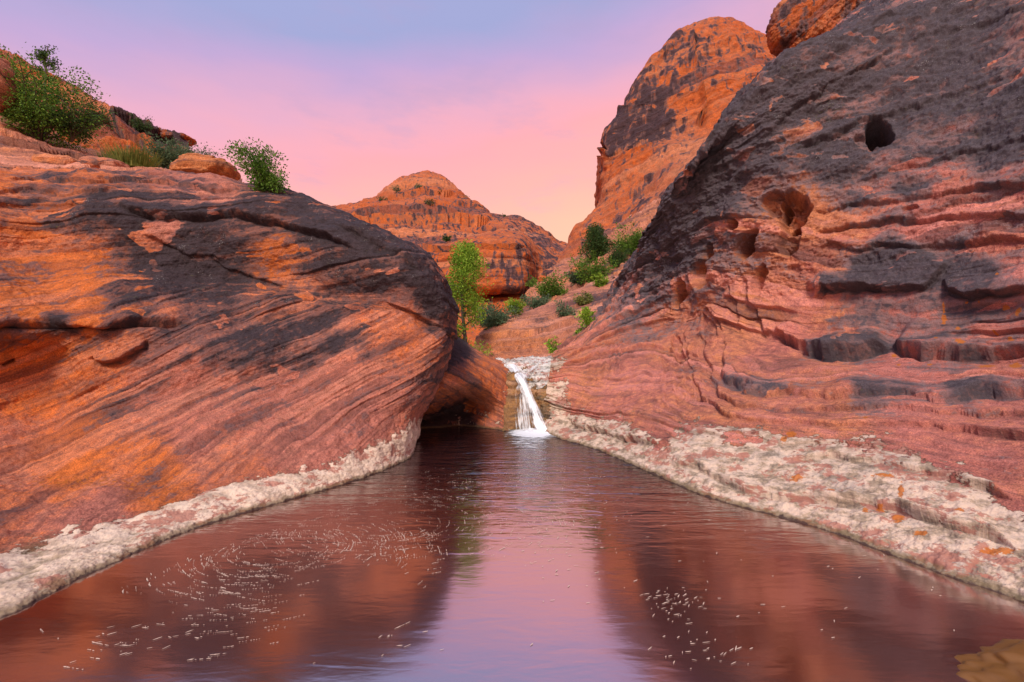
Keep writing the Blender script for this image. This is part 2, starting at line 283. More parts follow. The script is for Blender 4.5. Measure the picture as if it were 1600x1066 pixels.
LEDGE_R = [  # polyline in the picture, bulge height px, relief m, groove m
 ([(1138,520),(1130,560),(1131,594),(1161,607),(1202,617),(1263,617),(1330,621),(1381,622),(1465,626),(1533,617),(1600,612),(1800,600)], 26, .10, .05),
 ([(1098,520),(1108,570),(1124,617),(1148,628),(1195,636),(1263,638),(1347,638),(1431,641),(1600,644),(1800,640)], 10, .05, .05),
 ([(1060,500),(1072,535),(1080,575),(1098,622),(1130,645),(1200,658),(1300,665),(1450,668),(1600,682),(1800,700)], 12, .05, .035),
 ([(1209,516),(1229,533),(1249,550),(1280,557),(1313,555),(1364,548),(1398,538)], 40, .20, .10),
 ([(1394,533),(1411,548),(1438,558),(1499,562),(1550,560),(1600,555),(1800,535)], 36, .20, .12),
 ([(1275,470),(1293,457),(1347,455),(1381,457),(1448,452),(1472,428),(1480,405)], 34, .15, .08),
 ([(1470,440),(1486,459),(1516,464),(1550,462),(1600,455),(1800,440)], 36, .17, .08),
 ([(1280,388),(1296,381),(1330,391),(1354,396),(1381,386),(1431,389),(1482,384),(1600,376),(1800,360)], 16, .07, .05),
 ([(1269,364),(1313,361),(1347,354),(1398,347),(1499,344),(1600,341),(1800,330)], 12, .06, .045),
 ([(1266,330),(1296,327),(1364,320),(1465,310),(1600,296),(1800,280)], 12, .06, .04),
 ([(1330,285),(1420,262),(1520,240),(1620,222),(1800,190)], 14, .05, .03),
 ([(1230,240),(1300,215),(1380,180),(1480,150),(1620,110)], 18, .05, .03),
 ([(1160,250),(1220,190),(1300,130),(1400,80),(1520,40),(1640,0)], 20, .05, .03),
 ([(1200,716),(1300,712),(1380,722),(1440,736),(1520,760),(1600,790)], 12, .05, .04),
 ([(1040,722),(1100,735),(1160,768),(1280,782),(1400,795),(1520,832),(1600,870)], 16, .07, .05),
 ([(880,655),(920,668),(960,682),(1000,690),(1040,700)], 10, .06, .06),
 ([(1165,430),(1178,470),(1192,500),(1196,520),(1212,516)], 9, .07, .05), ([(1140,440),(1155,470),(1160,500),(1156,530)], 8, .05, .03),
 ([(1120,455),(1100,452),(1085,470),(1078,490)], 9, .06, .05), ([(1100,480),(1118,484),(1130,500),(1134,525)], 7, .05, .04), ([(1095,490),(1112,494),(1122,508),(1126,535)], 6, .04, .04),
 ([(1000,545),(1030,530),(1050,515),(1062,500)], 8, .05, .04)]
for k in range(5):
    LEDGE_R.append(([(928 + 11 * k, 600 - 2 * k), (925 + 11 * k, 575 - 3 * k), (938 + 10 * k, 556 - 3 * k), (948 + 9 * k, 540 - 4 * k)], 6, .035, .02))
for k in range(5):
    LEDGE_R.append(([(1050 + 14 * k, 650 - 4 * k), (1040 + 16 * k, 610), (1036 + 15 * k, 575), (1050 + 12 * k, 540 - 5 * k), (1066 + 8 * k, 505 - 7 * k)], 7, .03, .018))
wx = px + 5 * fbm(G * 2.2, 3, seed=5); wy = py + 5 * fbm(G * 2.2, 3, seed=6) + 3 * fbm(G * 6, 2, seed=8)
D = np.zeros(px.shape)
LV = np.zeros(px.shape); SM = np.zeros(px.shape)
rawm = np.clip(0.85 + .7 * fbm(G * 1.1, 3, seed=12), 0.5, 1.2)
for ln, h, A_, g_ in LEDGE_R:
    d, t = pdist(wx, wy, ln); d = np.where(G[..., 1] < 0.5, 999, d); fade = ss(t, 0, .12) * ss(1 - t, 0, .12)
    d = d + 1e-6
    LV = np.maximum(LV, fade * rawm * np.where(d > 0, np.exp(-(d / (h * .45 + 3)) ** 2), np.exp(-(d / 3) ** 2)) * min(1, A_ * 9)); SM = np.maximum(SM, fade * rawm * np.exp(-((d + 1.5) / 2.6) ** 2) * min(1, g_ * 11))  # SM: painted shade line just under each ledge
    D += fade * rawm * np.where(d > 0, A_ * np.exp(-(np.abs(d) / h) ** 1.6), -g_ * np.exp(-(np.abs(d) / 4.5) ** 1.3)) * (1 - .6 * np.exp(-(d / 2.0) ** 2)) * 1.35
# pockets worn into the wall
pocket = np.zeros(px.shape)
for (cx, cy, rx, ry, an, dep) in [(1374,208,23,21,0.3,.6),(1350,224,18,12,0.3,.12),(1240,326,28,30,0.2,.5),(1212,318,20,18,-.5,.3),(1236,372,16,30,.25,.3),(1168,385,13,26,.55,.6),(1097,428,11,24,.25,.6),(1108,395,9,16,.3,.3),(1152,352,10,9,0,.35),(1062,460,9,24,.3,.4),(1190,440,10,24,.3,.25),(1425,330,14,6,0,.1),
                              (1060,545,8,20,-.2,.1)]:
    dx = px - cx; dy = py - cy; c, s_ = math.cos(an), math.sin(an); u_ = (dx * c + dy * s_) / rx; v_ = (-dx * s_ + dy * c) / ry
    r_ = np.hypot(u_, v_) + 0.28 * fbm(G * 3, 3, seed=int(cx)); f = ss(1.12 - r_, 0, .26); D -= dep * f; pocket = np.maximum(pocket, f * min(1, dep * 1.6))
low = ss(py, 600, 720)
D += pocket * .10 * fbm(G * 2.5, 4, .6, seed=77)
D += 0.08 * sz * fbm(G * 0.7, 3, seed=1) * (1 - .5 * low) * ss(V, 1, 2)
upper = ss(470 + (1200 - px) * .15 - py, -40, 60)
pf, sm_, bed = strata(strat + .10 * fbm(G * .45, 3, seed=66), G, 11, .05, .30, .014)
pf2, sm2, bed2 = strata(strat + .10 * fbm(G * .45, 3, seed=66), G, 12, .025, .07, .006, fade=.35)
bowl = np.exp(-(((px - 1195) / 70) ** 2 + ((py - 560) / 48) ** 2) ** 1.5); stw = ss(V, 2.2, 3.2) * (G[..., 1] > 0) * (1 - .9 * bowl); D += stw * sz * (.16 * pf + .04 * pf2) * (1 - .35 * upper)
SM = np.maximum(SM, stw * np.maximum(.85 * sm_, .5 * sm2)); bed = .5 + (bed - .5) * .8 + (bed2 - .5) * .4
D += 0.022 * sz * beds(strat, G, 5, 1) * (0.35 + 0.65 * upper) * ss(V, 1, 1.8)
rid = 1 - 2 * np.abs(fbm(G * np.array([1.6, 1.6, 2.6]), 4, seed=21)); D += 0.045 * sz * upper * rid * ss(V, 3, 5)
D += sz * (0.010 + .012 * upper) * fbm(G * 5, 4, .5, seed=2) + 0.012 * fbm(G * 22, 3, .6, seed=4) * (0.3 + upper)
D += 0.025 * beds(strat, G, 6, 7) * ss(V, 1, 1.6) * (1 - ss(V, 3.5, 4.5)) * (G[..., 1] < 8)
# hummocky travertine crust at the water line
D += ss(V, .9, 1.2) * (1 - ss(V, 2.3, 3.2)) * (0.025 * np.abs(fbm(G * 4, 3, seed=9)) + 0.014 * fbm(G * 14, 3, .6, seed=10))
D = np.where(inF > 0, D, D * .7)
G2 = G + n * D[..., None]
VARN_R = [(900,600,.05),(1000,600,.1),(1060,640,.1),(1100,560,.25),(1170,540,.0),(1180,590,.15),(1140,640,.15),(1100,490,.4),(1040,500,.35),(980,500,.5),(1010,460,.65),(1050,400,.85),(1060,330,.85),(1120,300,.8),(1150,220,.8),(1250,150,.75),
 (1330,60,.72),(1500,60,.66),(1590,150,.6),(1400,130,.66),(1450,230,.6),(1580,250,.55),(1300,260,.66),(1190,290,.6),(1235,345,.05),(1240,380,.1),(1330,300,.62),(1420,300,.55),(1560,290,.5),(1500,330,.12),(1400,332,.3),(1590,320,.2),
 (1450,365,.05),(1560,365,.08),(1350,372,.2),(1300,375,.05),(1400,392,.62),(1560,395,.35),(1300,400,.2),(1310,420,.1),(1360,425,.82),(1440,425,.78),(1550,430,.85),(1500,420,.75),(1300,440,.7),(1350,475,.5),(1400,500,.5),(1250,520,.1),(1270,500,.12),
 (1320,510,.45),(1290,548,.6),(1400,480,.55),(1480,500,.5),(1560,490,.6),(1450,540,.4),(1550,535,.35),(1200,530,-.1),(1200,565,-.05),(1300,580,.12),(1400,590,.32),(1450,580,.35),(1550,590,.3),(1350,605,.55),(1200,608,.45),(1500,610,.55),(1145,590,.45),
 (1270,627,.3),(1400,632,.45),(1300,650,.08),(1450,660,.12),(1580,670,.1),(1400,690,.35),(1560,720,.35),(1500,700,.2),(1590,800,.2),(1140,450,.5),(1130,400,.5),(1180,400,.45),(1210,450,.35),(1170,480,.0),(1230,470,.3),(1130,350,.6),(1100,320,.7),(1250,430,.3),(950,540,.3),(935,590,.15),(870,620,.2),(870,570,.1)]
varn = idw(px, py, VARN_R) - 0.55 * pocket * (py > 240) + .18 * LV + .03 * ss(V, 8, 9.5)
hue = idw(px, py, [(1170,500,.7),(1200,550,.4),(1240,340,.8),(1500,330,.3),(1500,640,.35),(1000,600,.35),(1100,640,.4),(1150,640,.55),(1300,655,.5),(1500,720,.25),(1060,540,.5),(1300,410,.4),(1450,370,.2),(920,570,.45),(1450,580,.1)]) + 0.1
WB = np.interp(px, [840,870,900,940,980,1000,1040,1060,1100,1150,1200,1250,1300,1350,1400,1450,1500,1540,1600,1700,1900], [560,610,648,655,662,682,700,668,668,680,676,678,684,695,706,716,728,752,800,812,830])
white = 0.5 + (py - WB) / 95
white = np.where((px > 1440), white - .12, white); white = np.where(px < 880, np.maximum(white, .3), white)
white = np.clip(white, 0, .82) - 0.45 * ss(varn, .6, .9)
for (x_, y_, rx, ry) in [(866,572,34,22), (880,612,26,30)]: white = np.maximum(white, .58 * np.exp(-((px - x_) / rx) ** 2 - ((py - y_) / ry) ** 2))
white = np.where(G[..., 1] < .6, np.clip(.9 - V * .2, 0, .7), white)
lich = np.zeros(px.shape)
for (x_, y_, rx, ry) in [(1502,551,13,8),(1572,481,9,6),(1499,518,7,7),(1475,500,6,14),(1475,482,3,12),(1545,578,20,7),(1590,575,16,9),(1236,678,12,9),(1225,686,7,9),(1353,657,6,8),(1245,748,16,8),(1408,770,7,18),(1404,812,14,10),(1352,800,6,8),(1380,745,22,6),
      (1512,474,4,3),(1568,432,5,3),(1533,473,4,3),(1565,528,5,4),(1590,540,8,6),(1560,865,40,7),(1462,541,5,4),(1396,552,6,4),(1452,572,7,4),(1405,573,5,3),(1375,796,10,4),(1440,836,18,6),(1595,488,7,10), (1300,770,8,5),(1500,800,12,5)]:
    lich = np.maximum(lich, .85 * np.exp(-(((px - x_) / rx) ** 2 + ((py - y_) / ry) ** 2)))
wall_r = grid_obj('canyon_wall_right', G2, M_RIGHT, attrs(G2, strat, varn, hue, white, lich, .8 * SM, bed)); tag(wall_r, kind='structure')

# ------------------------------------------------------------------ left canyon wall: lower lobe and dome above it
def Lr(w1, w2, l): return [Wd(*w1), Wd(*w2)] + [P(*p) for p in l]
L0 = [Wd(-3.4, -3, 0), Wd(-3.25, 1.3, 0)] + [S(*p) for p in [(0,967),(150,893),(300,828),(450,782),(560,750),(640,716),(650,692)]]
LL = [[p + np.array([0.25, -0.1, -0.6]) for p in L0], L0,
 Lr((-3.9,-3,.22),(-3.8,1.4,.2),[(0,886,3.15),(150,840,3.65),(300,791,4.3),(450,746,5.05),(550,708,5.8),(642,690,6.95),(655,683,8.3)]),
 Lr((-4.8,-3,.55),(-4.7,1.6,.5),[(0,765,4.45),(150,750,4.75),(300,708,5.3),(450,665,6.0),(560,645,6.4),(652,640,7.08),(662,655,8.5)]),
 Lr((-5.6,-3,1.1),(-5.6,1.9,1.0),[(0,660,5.4),(150,648,5.65),(300,618,6.05),(450,592,6.5),(565,580,6.75),(672,592,7.15),(678,620,8.6)]),
 Lr((-5.9,-3,1.9),(-5.9,2.3,1.8),[(0,560,5.6),(150,545,5.8),(300,545,6.2),(450,532,6.65),(580,530,6.95),(691,546,7.3),(696,570,8.9)]),
 Lr((-6.0,-3,2.5),(-6.0,2.6,2.4),[(0,505,5.4),(150,500,5.75),(300,508,6.4),(450,503,7.0),(580,500,7.05),(690,528,7.4),(702,540,9.0)]),
 Lr((-6.6,-3,2.9),(-6.6,3.0,2.9),[(0,445,6.0),(150,445,6.35),(300,460,6.85),(450,468,7.1),(580,482,7.1),(686,519,7.45),(706,532,8.8)]),
 Lr((-7.1,-3,3.2),(-7.1,3.2,3.2),[(0,392,6.5),(150,402,6.8),(300,427,7.25),(450,447,7.4),(580,470,7.2),(692,511,7.6),(712,530,9.0)]),
 Lr((-7.3,-3,3.9),(-7.3,3.4,3.8),[(0,340,6.6),(150,345,6.9),(300,352,7.3),(450,380,7.4),(585,415,7.0),(697,478,7.5),(714,525,9.0)]),
 Lr((-7.7,-3,4.5),(-7.7,3.7,4.4),[(0,298,6.9),(150,302,7.2),(300,312,7.6),(455,332,7.6),(590,383,7.1),(690,440,7.5),(713,505,9.0)]),
 Lr((-8.5,-3,5.0),(-8.5,4.2,5.0),[(0,270,7.7),(150,275,8.1),(300,286,8.5),(468,309,8.2),(592,364,7.5),(677,414,7.8),(712,492,9.3)]),
 Lr((-10,-3,5.0),(-10,5,5.0),[(0,272,9.5),(150,276,10),(300,289,10.5),(470,315,10.0),(596,372,9.2),(679,424,9.4),(706,500,10.8)]),
 Lr((-13,-3,3),(-13,8,3),[(0,330,13),(150,330,13.5),(300,340,14),(480,370,14),(606,420,14),(680,460,14),(704,520,14)])]
for r in range(4, 14):
    LL[r][0] = LL[r][0] + np.array([-3.5, 0, 0]); LL[r][1] = LL[r][1] + np.array([-1.6, 0, 0])
G, V, U = grid(LL, 0.72); px, py = pix(G); n = normals(G); n *= -np.sign((n * (G - np.array([0, 0, CAMZ]))).sum(-1).mean())
a1 = P(200, 715, 4.7); a2 = P(400, 612, 6.0); d1 = (a2 - a1) / np.linalg.norm(a2 - a1)
b0_, b1_, b2_ = P(150, 648, 5.2), P(450, 592, 6.3), P(300, 708, 5.0); sn = np.cross(b1_ - b0_, b2_ - b0_); sn /= np.linalg.norm(sn)
nx = np.cross(d1, P(300, 620, 5.6) - np.array([0, 0, CAMZ])); nx /= np.linalg.norm(nx); nx *= np.sign(nx[2])
cross = G @ nx + 0.035 * fbm(G * .7, 3, seed=31)
horiz = G[..., 2] * 0.95 - 0.18 * G[..., 0] + 0.06 * fbm(G * .7, 3, seed=32)
up = ss(V, 6.9, 8.3); strat = cross * (1 - up) + horiz * up
sz = np.clip(G[..., 1] / 6, .7, 2)
D = 0.10 * fbm(G * .7, 4, seed=33) * ss(V, 1, 3) + 0.035 * fbm(G * 2.6, 4, seed=34) * ss(V, 1, 2)
crossw = ss(V, 1.8, 3.0) * (1 - up)
pf, sm_, bed = strata(cross, G, 13, .035, .16, .007, warp=.02, fade=.45); pf2, sm2, bed2 = strata(horiz, G, 14, .06, .30, .010, fade=.45)
D += crossw * .05 * pf + up * .075 * pf2; SM0 = np.maximum(crossw * .8 * sm_, up * .8 * sm2); bed = .5 + (bed - .5) * crossw + (bed2 - .5) * up
D += crossw * (0.010 * beds(cross, G, 6, 3, 2.2, .5) + 0.006 * beds(cross, G, 24, 4, 2, .9)) * (0.35 + 0.65 * ss(py, 480, 620))
D += up * 0.02 * beds(horiz, G, 5, 5)
SM = SM0; LV = np.zeros(px.shape)
LEDGE_L = [([(0,277),(100,284),(200,280),(300,290),(385,297)], 14, .10, .07), ([(-300,300),(0,300),(90,302),(200,300)], 9, .06, .04),
 ([(180,322),(230,334),(300,342),(350,338),(430,348),(510,370),(560,392)], 18, .10, .09), ([(-200,330),(0,322),(60,318),(150,322)], 9, .04, .03), ([(210,360),(260,385),(300,400),(335,398),(350,415)], 8, .04, .03),
 ([(140,555),(150,567),(170,569),(200,560),(222,545),(225,530)], 12, .07, .09), ([(-300,560),(0,512),(80,508),(160,512),(240,506),(300,512)], 26, .10, .10), ([(45,465),(70,495),(100,488),(130,460)], 4, .012, .02),
 ([(0,570),(20,560)], 7, .07, .12), ([(600,470),(650,490),(690,512)], 10, .06, .05), ([(330,400),(350,420),(400,435),(450,450)], 6, .04, .04), ([(520,350),(600,385),(660,425)], 12, .06, .05)]
wx = px + 4 * fbm(G * 2.2, 3, seed=35); wy = py + 5 * fbm(G * 2.2, 3, seed=36)
for ln, h, A_, g_ in LEDGE_L:
    d, t = pdist(wx, wy, ln); d = np.where(G[..., 1] < 0.5, 999, d); fade = ss(t, 0, .12) * ss(1 - t, 0, .12)
    D += fade * np.where(d > 0, A_ * np.exp(-(np.abs(d) / h) ** 1.3), -g_ * np.exp(-(np.abs(d) / 5) ** 1.3)) * (1 - .6 * np.exp(-(d / 2.0) ** 2)) * 1.1
    SM = np.maximum(SM, fade * np.exp(-((d + 1.5) / 2.4) ** 2) * min(1, g_ * 9)); LV = np.maximum(LV, fade * np.exp(-(d / (h * .5 + 3)) ** 2) * min(1, A_ * 7))  # SM adds the painted crease shade below these ledges
D += 0.014 * sz * fbm(G * 6, 4, .55, seed=37) + 0.007 * fbm(G * 24, 3, .6, seed=38)
D += ss(V, .9, 1.2) * (1 - ss(V, 1.9, 2.5)) * (0.008 * np.abs(fbm(G * 4, 3, seed=39)) + 0.005 * fbm(G * 14, 3, .6, seed=40))
G2 = G + n * D[..., None]
VARN_L = [(50,285,.1),(150,285,.12),(250,292,.15),(350,298,.2),(430,308,.45),(0,288,.15),(90,335,.55),(200,345,.68),(330,345,.68),(560,350,.7),(620,395,.6),(350,400,.55),(660,400,.6),(530,390,.55),(240,400,.5),(280,370,.62),(20,330,.5),(50,310,.6),(150,320,.7),(130,350,.6),(250,330,.65),(380,350,.62),(300,370,.6),(400,330,.7),(500,350,.75),(560,380,.75),(640,430,.8),(680,460,.78),(600,440,.6),(430,390,.15),(440,420,.2),(480,400,.45),(540,420,.55),(40,355,.1),(125,312,.3),(150,285,.35),(400,300,.45),(470,320,.7),
 (20,400,.3),(100,400,.15),(140,390,.2),(190,430,.2),(60,430,.3),(110,440,.15),(60,480,.0),(130,490,.0),(30,490,.0),(200,465,.5),(250,440,.65),(300,440,.65),(350,445,.6),(300,470,.45),(260,490,.2),(200,500,.35),(100,515,.5),(20,515,.45),(250,515,.55),(300,520,.5),(360,510,.5),(380,540,.6),(430,570,.6),(480,550,.55),(520,530,.62),(560,540,.45),(340,555,.55),
 (450,490,.5),(400,480,.4),(500,480,.45),(560,500,.3),(600,490,.2),(640,500,.15),(650,530,.15),(600,530,.25),(540,575,.1),(100,560,.15),(30,580,.0),(200,590,.2),(300,600,.15),(100,650,.1),(300,660,.1),(500,640,.08),(600,620,.1),(640,600,.15),(665,590,.3),(400,700,.1),(100,720,-.05),(640,660,.1),(200,545,.4),(690,500,.55),(430,600,.25),(350,590,.25)]
varn = idw(px, py, VARN_L) + .10 + .08 * LV
hue = idw(px, py, [(60,480,1.0),(130,500,1.0),(110,440,.9),(140,390,.9),(430,390,.95),(50,600,.9),(150,570,.7),(250,600,.4),(300,680,.35),(100,740,.85),(250,745,.9),(350,740,.6),(50,780,.5),(450,640,.3),(550,650,.2),(620,620,.35),(500,580,.5),(650,520,.7),(560,500,.6),(300,350,.3),(150,820,.3),(0,690,.6)])
WB = np.interp(px, [-400,0,100,200,300,350,400,450,500,550,600,640,700], [890,858,830,806,780,762,742,735,732,702,694,660,650])
white = np.clip(0.5 + (py - WB) / 70, 0, .85); white = np.where(G[..., 1] < .8, np.clip(1.0 - V * .25, 0, .7), white)
hue = hue - .10
lich = .5 * np.exp(-((px - 150) / 210) ** 2 - ((py - 752) / 26) ** 2)
wall_l = grid_obj('canyon_wall_left', G2, M_LEFT, attrs(G2, strat, varn, hue, white, lich, .75 * SM, bed)); tag(wall_l, kind='structure')

def simple(name, rows, mat, amp, freq, bedf, beda, varnp=None, huep=None, whitep=None, dens=.7, seed=0, fine=0.15, vert=0.0, dip=(0, 0), ledges=(), along=.25, Lk='structure'):
    G, V, U = grid(rows, dens); n = normals(G); n *= -np.sign((n * (G - np.array([0, 0, CAMZ]))).sum(-1).mean()); px, py = pix(G)
    strat = G[..., 2] + dip[0] * G[..., 0] + dip[1] * G[..., 1] + amp * .6 * fbm(G * freq * .6, 3, seed=seed + 1)
    D = amp * fbm(G * freq, 5, seed=seed) + beda * .5 * beds(strat, G, bedf, seed, 2.2, along) + beda * .2 * beds(strat, G, bedf * 3.7, seed + 2, 2, along * 2)
    D += amp * fine * fbm(G * freq * 9, 4, .6, seed=seed + 3)
    pf, SMs, bed = strata(strat, G, seed + 4, .5 / bedf, 2.2 / bedf, (.06 / bedf + .0017 * G[..., 1]), warp=.12 / bedf, wf=freq * 2); D += 1.1 * beda * pf
    if vert: D -= vert * np.abs(fbm(G * np.array([freq * 2, freq * 2, freq * .25]), 3, seed=seed + 5)) ** .7
    for ln, h, A_, g_ in ledges:
        d, t = pdist(px + h * .3 * fbm(G * freq * 3, 3, seed=seed + 7), py + h * .3 * fbm(G * freq * 3, 3, seed=seed + 8), ln); fade = ss(t, 0, .1) * ss(1 - t, 0, .1)
        D += fade * np.where(d > 0, A_ * np.exp(-(np.abs(d) / h) ** 1.3), -g_ * np.exp(-(np.abs(d) / 4) ** 1.2))
    G2 = G + n * D[..., None]
    f = lambda p, dflt: idw(px, py, p) if p else dflt
    o = grid_obj(name, G2, mat, attrs(G2, strat, f(varnp, .2), f(huep, .5), f(whitep, 0), 0, .8 * SMs, bed)); tag(o, kind=Lk); return o, G2
def back(row, dy, dz, dx=0): return [p + np.array([dx, dy, dz]) for p in row]

# rock shoulder roofing the little cave, and the cave behind it
cv = [[P(676,505,12.5),P(704,520,12.5),P(735,540,12.8),P(762,556,12.8),P(784,561,12.5),P(800,568,12)],
      [P(684,512,10.6),P(708,524,10.8),P(740,548,11.0),P(766,560,11.0),P(786,568,11.0),P(800,578,10.9)],
      [P(683,522,9.2),P(706,534,9.4),P(736,556,9.8),P(763,570,10.0),P(784,582,10.2),P(800,594,10.3)],
      [P(668,560,8.6),P(704,566,8.75),P(736,578,9.1),P(764,590,9.5),P(784,603,9.8),P(799,618,9.95)],
      [P(650,628,8.5),P(688,606,8.5),P(724,600,8.8),P(755,604,9.25),P(776,622,9.6),P(797,640,9.8)],
      [P(645,645,9.0),P(692,618,8.9),P(726,610,9.3),P(752,616,9.6),P(772,632,9.75),P(796,650,9.7)],
      [P(645,660,9.9),P(700,640,10.3),P(728,628,10.5),P(750,632,10.2),P(770,645,9.9),P(795,660,9.6)],
      [S(640,672),S(700,668),S(728,667),S(752,669),S(772,671),S(795,674)],
      [p + np.array([0, -.3, -.6]) for p in [S(640,672),S(700,668),S(728,667),S(752,669),S(772,671),S(795,674)]]]
simple('cave_roof_rock', cv, M_LEFT, .05, 1.3, 9, .03, [(700,530,.9),(715,550,.95),(740,560,.5),(755,575,.1),(770,600,-.1),(720,590,.25),(685,590,.3),(700,610,.3),(740,605,.5),(720,650,.75),(760,650,.4),(690,660,.9),(780,620,.1)],
       [(770,590,.6),(780,640,.6)], [(700,560,0),(780,660,.45),(790,640,.4),(760,655,.4),(740,590,0),(775,600,0),(795,610,.5)], seed=50, dip=(.5, .2))
# the stone lip the stream falls over
fl = [[P(770,561,14),P(800,559,14),P(820,559,14),P(840,559,14),P(862,557,14),P(890,550,14)],
      [P(775,563,11.6),P(798,563,11.8),P(812,562,12),P(835,561,12),P(856,561,11.6),P(885,555,11.5)],
      [P(780,580,10.6),P(796,578,10.6),P(812,576,10.7),P(832,578,10.6),P(850,578,10.4),P(880,578,10.4)],
      [P(785,604,10.1),P(800,596,10.1),P(816,592,10.3),P(832,602,10.1),P(848,604,9.95),P(875,604,9.9)],
      [P(787,635,9.8),P(806,630,9.8),P(823,628,9.95),P(840,636,9.8),P(852,634,9.6),P(875,632,9.6)],
      [P(787,664,9.5),P(806,664,9.5),P(826,664,9.6),P(845,664,9.5),P(856,660,9.4),P(880,660,9.3)],
      [S(785,674),S(806,673),S(828,672),S(846,673),S(862,676),S(885,684)],
      [p + np.array([0, -.4, -.6]) for p in [S(785,674),S(806,673),S(828,672),S(846,673),S(862,676),S(885,684)]]]
M_FALL = rock_mat('travertine', cream=(.78,.72,.66), tan=(.50,.47,.42), pink=(0.36, 0.19, 0.10), orange=(0.34, 0.17, 0.05), band=(0.12, 0.07, 0.04), fs=7, mid=(.16,.11,.06))
fo, _ = simple('waterfall_ledge', fl, M_FALL, .10, 1.6, 8, .03, [(800,640,.25),(840,600,.5),(850,640,.55),(820,650,-.1),(800,580,.1),(850,580,.3)], [(820,650,.7),(790,640,.6)],
       [(800,560,.75),(840,560,.75),(800,572,.65),(820,570,.6),(840,572,.7),(862,575,.6),(825,582,.5),(845,590,.7),(800,600,.1),(830,640,0),(860,620,.3),(792,620,.3)], seed=60, fine=.35, dens=1.0)

# ledgy slab beyond the fall
sl = [[P(730,572,12.6),P(790,572,12.8),P(850,572,12.8),P(900,562,13.0),P(960,545,13.6)],
      [P(738,556,12.9),P(795,554,13.2),P(860,549,13.4),P(912,528,13.9),P(962,502,14.6)],
      [P(742,535,13.5),P(795,526,14.0),P(857,515,14.6),P(912,492,15.6),P(968,466,16.6)],
      [P(748,521,14.6),P(795,503,15.8),P(857,481,17.4),P(912,458,18.8),P(970,436,19.8)],
      [P(752,520,16.8),P(795,500,18.3),P(857,477,20.3),P(912,452,21.8),P(970,425,22.8)],
      [P(752,545,20),P(795,530,22),P(857,510,24),P(912,490,26),P(970,470,27)]]
simple('slab_terrace', sl, M_MIDR, .12, .5, 5.5, .07, [(800,500,.1),(850,510,.4),(900,520,.3),(930,480,.4),(780,540,.2),(860,480,.1)], [(800,520,.5),(900,470,.4)], seed=70, fine=.3, dip=(-.22, -.05), dens=1.0,
       ledges=[([(745,530),(790,527),(830,520),(870,505),(905,498)], 6, .10, .10), ([(745,540),(800,536),(860,527),(900,512)], 4, .07, .10), ([(745,548),(800,545),(860,538),(900,524)], 4, .07, .08), ([(800,512),(850,498),(900,478),(940,460)], 4, .06, .08)])
# stony slope climbing to the butte
s2 = [[P(790,520,17),P(850,495,18),P(905,470,19),P(955,440,20),P(1010,405,21),P(1070,350,22)],
      [P(805,485,23),P(850,463,23.5),P(900,440,24),P(948,410,25),P(1000,380,26),P(1060,325,27)],
      [P(830,458,30),P(860,442,30),P(905,418,30),P(950,385,31),P(1005,350,32),P(1065,300,33)],
      [P(846,436,37),P(875,420,36.5),P(915,395,36),P(958,360,36),P(1012,320,37),P(1075,270,38)],
      [P(852,432,44),P(880,415,44),P(920,390,44),P(962,355,44),P(1018,315,45),P(1080,265,46)]]
s2 = [r + [r[-1] + np.array([7, 0, .5])] for r in s2]
simple('scree_slope', s2, M_MIDR, .5, .28, 1.6, .22, [(870,450,.2),(920,430,.3),(970,400,.2),(1000,370,.3),(940,460,.5),(990,345,.2)], [(900,440,.5)], seed=75, fine=.3, dip=(-.5, -.1))

# ------------------------------------------------------------------ butte on the right skyline
def br(y): 
    f = y[0]; r = [P(*q) for q in y]; return [r[0] + np.array([1.5, 9, -1.0])] + r + [r[-1] + np.array([10, 3, 3.4])]
bt = [br([(855,437,39),(900,440,36),(950,420,34),(1010,370,33),(1060,320,32),(1120,260,32),(1180,200,32)]),
      br([(884,387,41),(915,382,38.5),(960,365,36.5),(1020,320,35),(1075,272,34.5),(1135,212,34.5),(1190,150,34.5)]),
      br([(912,350,42.5),(945,340,40),(990,320,38.5),(1040,280,37.5),(1092,236,37),(1150,182,37),(1200,130,37)]),
      br([(936,322,43.5),(960,305,41),(1000,280,39.8),(1050,247,39.2),(1105,207,39),(1165,160,39),(1215,110,39)]),
      br([(940,285,44),(968,272,41.5),(1008,250,40.5),(1058,225,40),(1110,190,40),(1170,150,40),(1220,105,41)]),
      br([(937,248,44.5),(968,243,42.3),(1012,222,41.5),(1062,203,41),(1112,178,41),(1172,142,41.5),(1222,100,42.5)]),
      br([(947,208,45.5),(985,192,43.4),(1030,175,42.4),(1080,155,42),(1130,140,42),(1182,122,42.7),(1225,98,44)]),
      br([(968,172,46),(1000,160,44),(1042,148,43),(1090,134,42.6),(1140,124,42.6),(1188,112,43.4),(1225,96,45)]),
      br([(988,140,46.8),(1018,128,44.8),(1056,116,43.8),(1100,106,43.4),(1150,104,43.4),(1194,104,44.4),(1226,95,46)]),
      br([(1012,106,47.8),(1040,96,46),(1072,84,45.2),(1112,76,45),(1156,78,45),(1200,92,46),(1226,93,47)]),
      br([(1040,80,49),(1066,68,47.5),(1092,58,47),(1122,52,46.8),(1160,58,47),(1198,80,47.6),(1226,92,48.5)]),
      br([(1056,71,51),(1078,56,51),(1106,44,51),(1138,37,51),(1172,47,51),(1203,73,51),(1228,92,51)]),
      [p + np.array([2, 12, -4]) for p in br([(1060,73,54),(1080,60,54),(1108,50,54),(1138,45,54),(1172,55,54),(1203,80,54),(1228,95,54)])]]
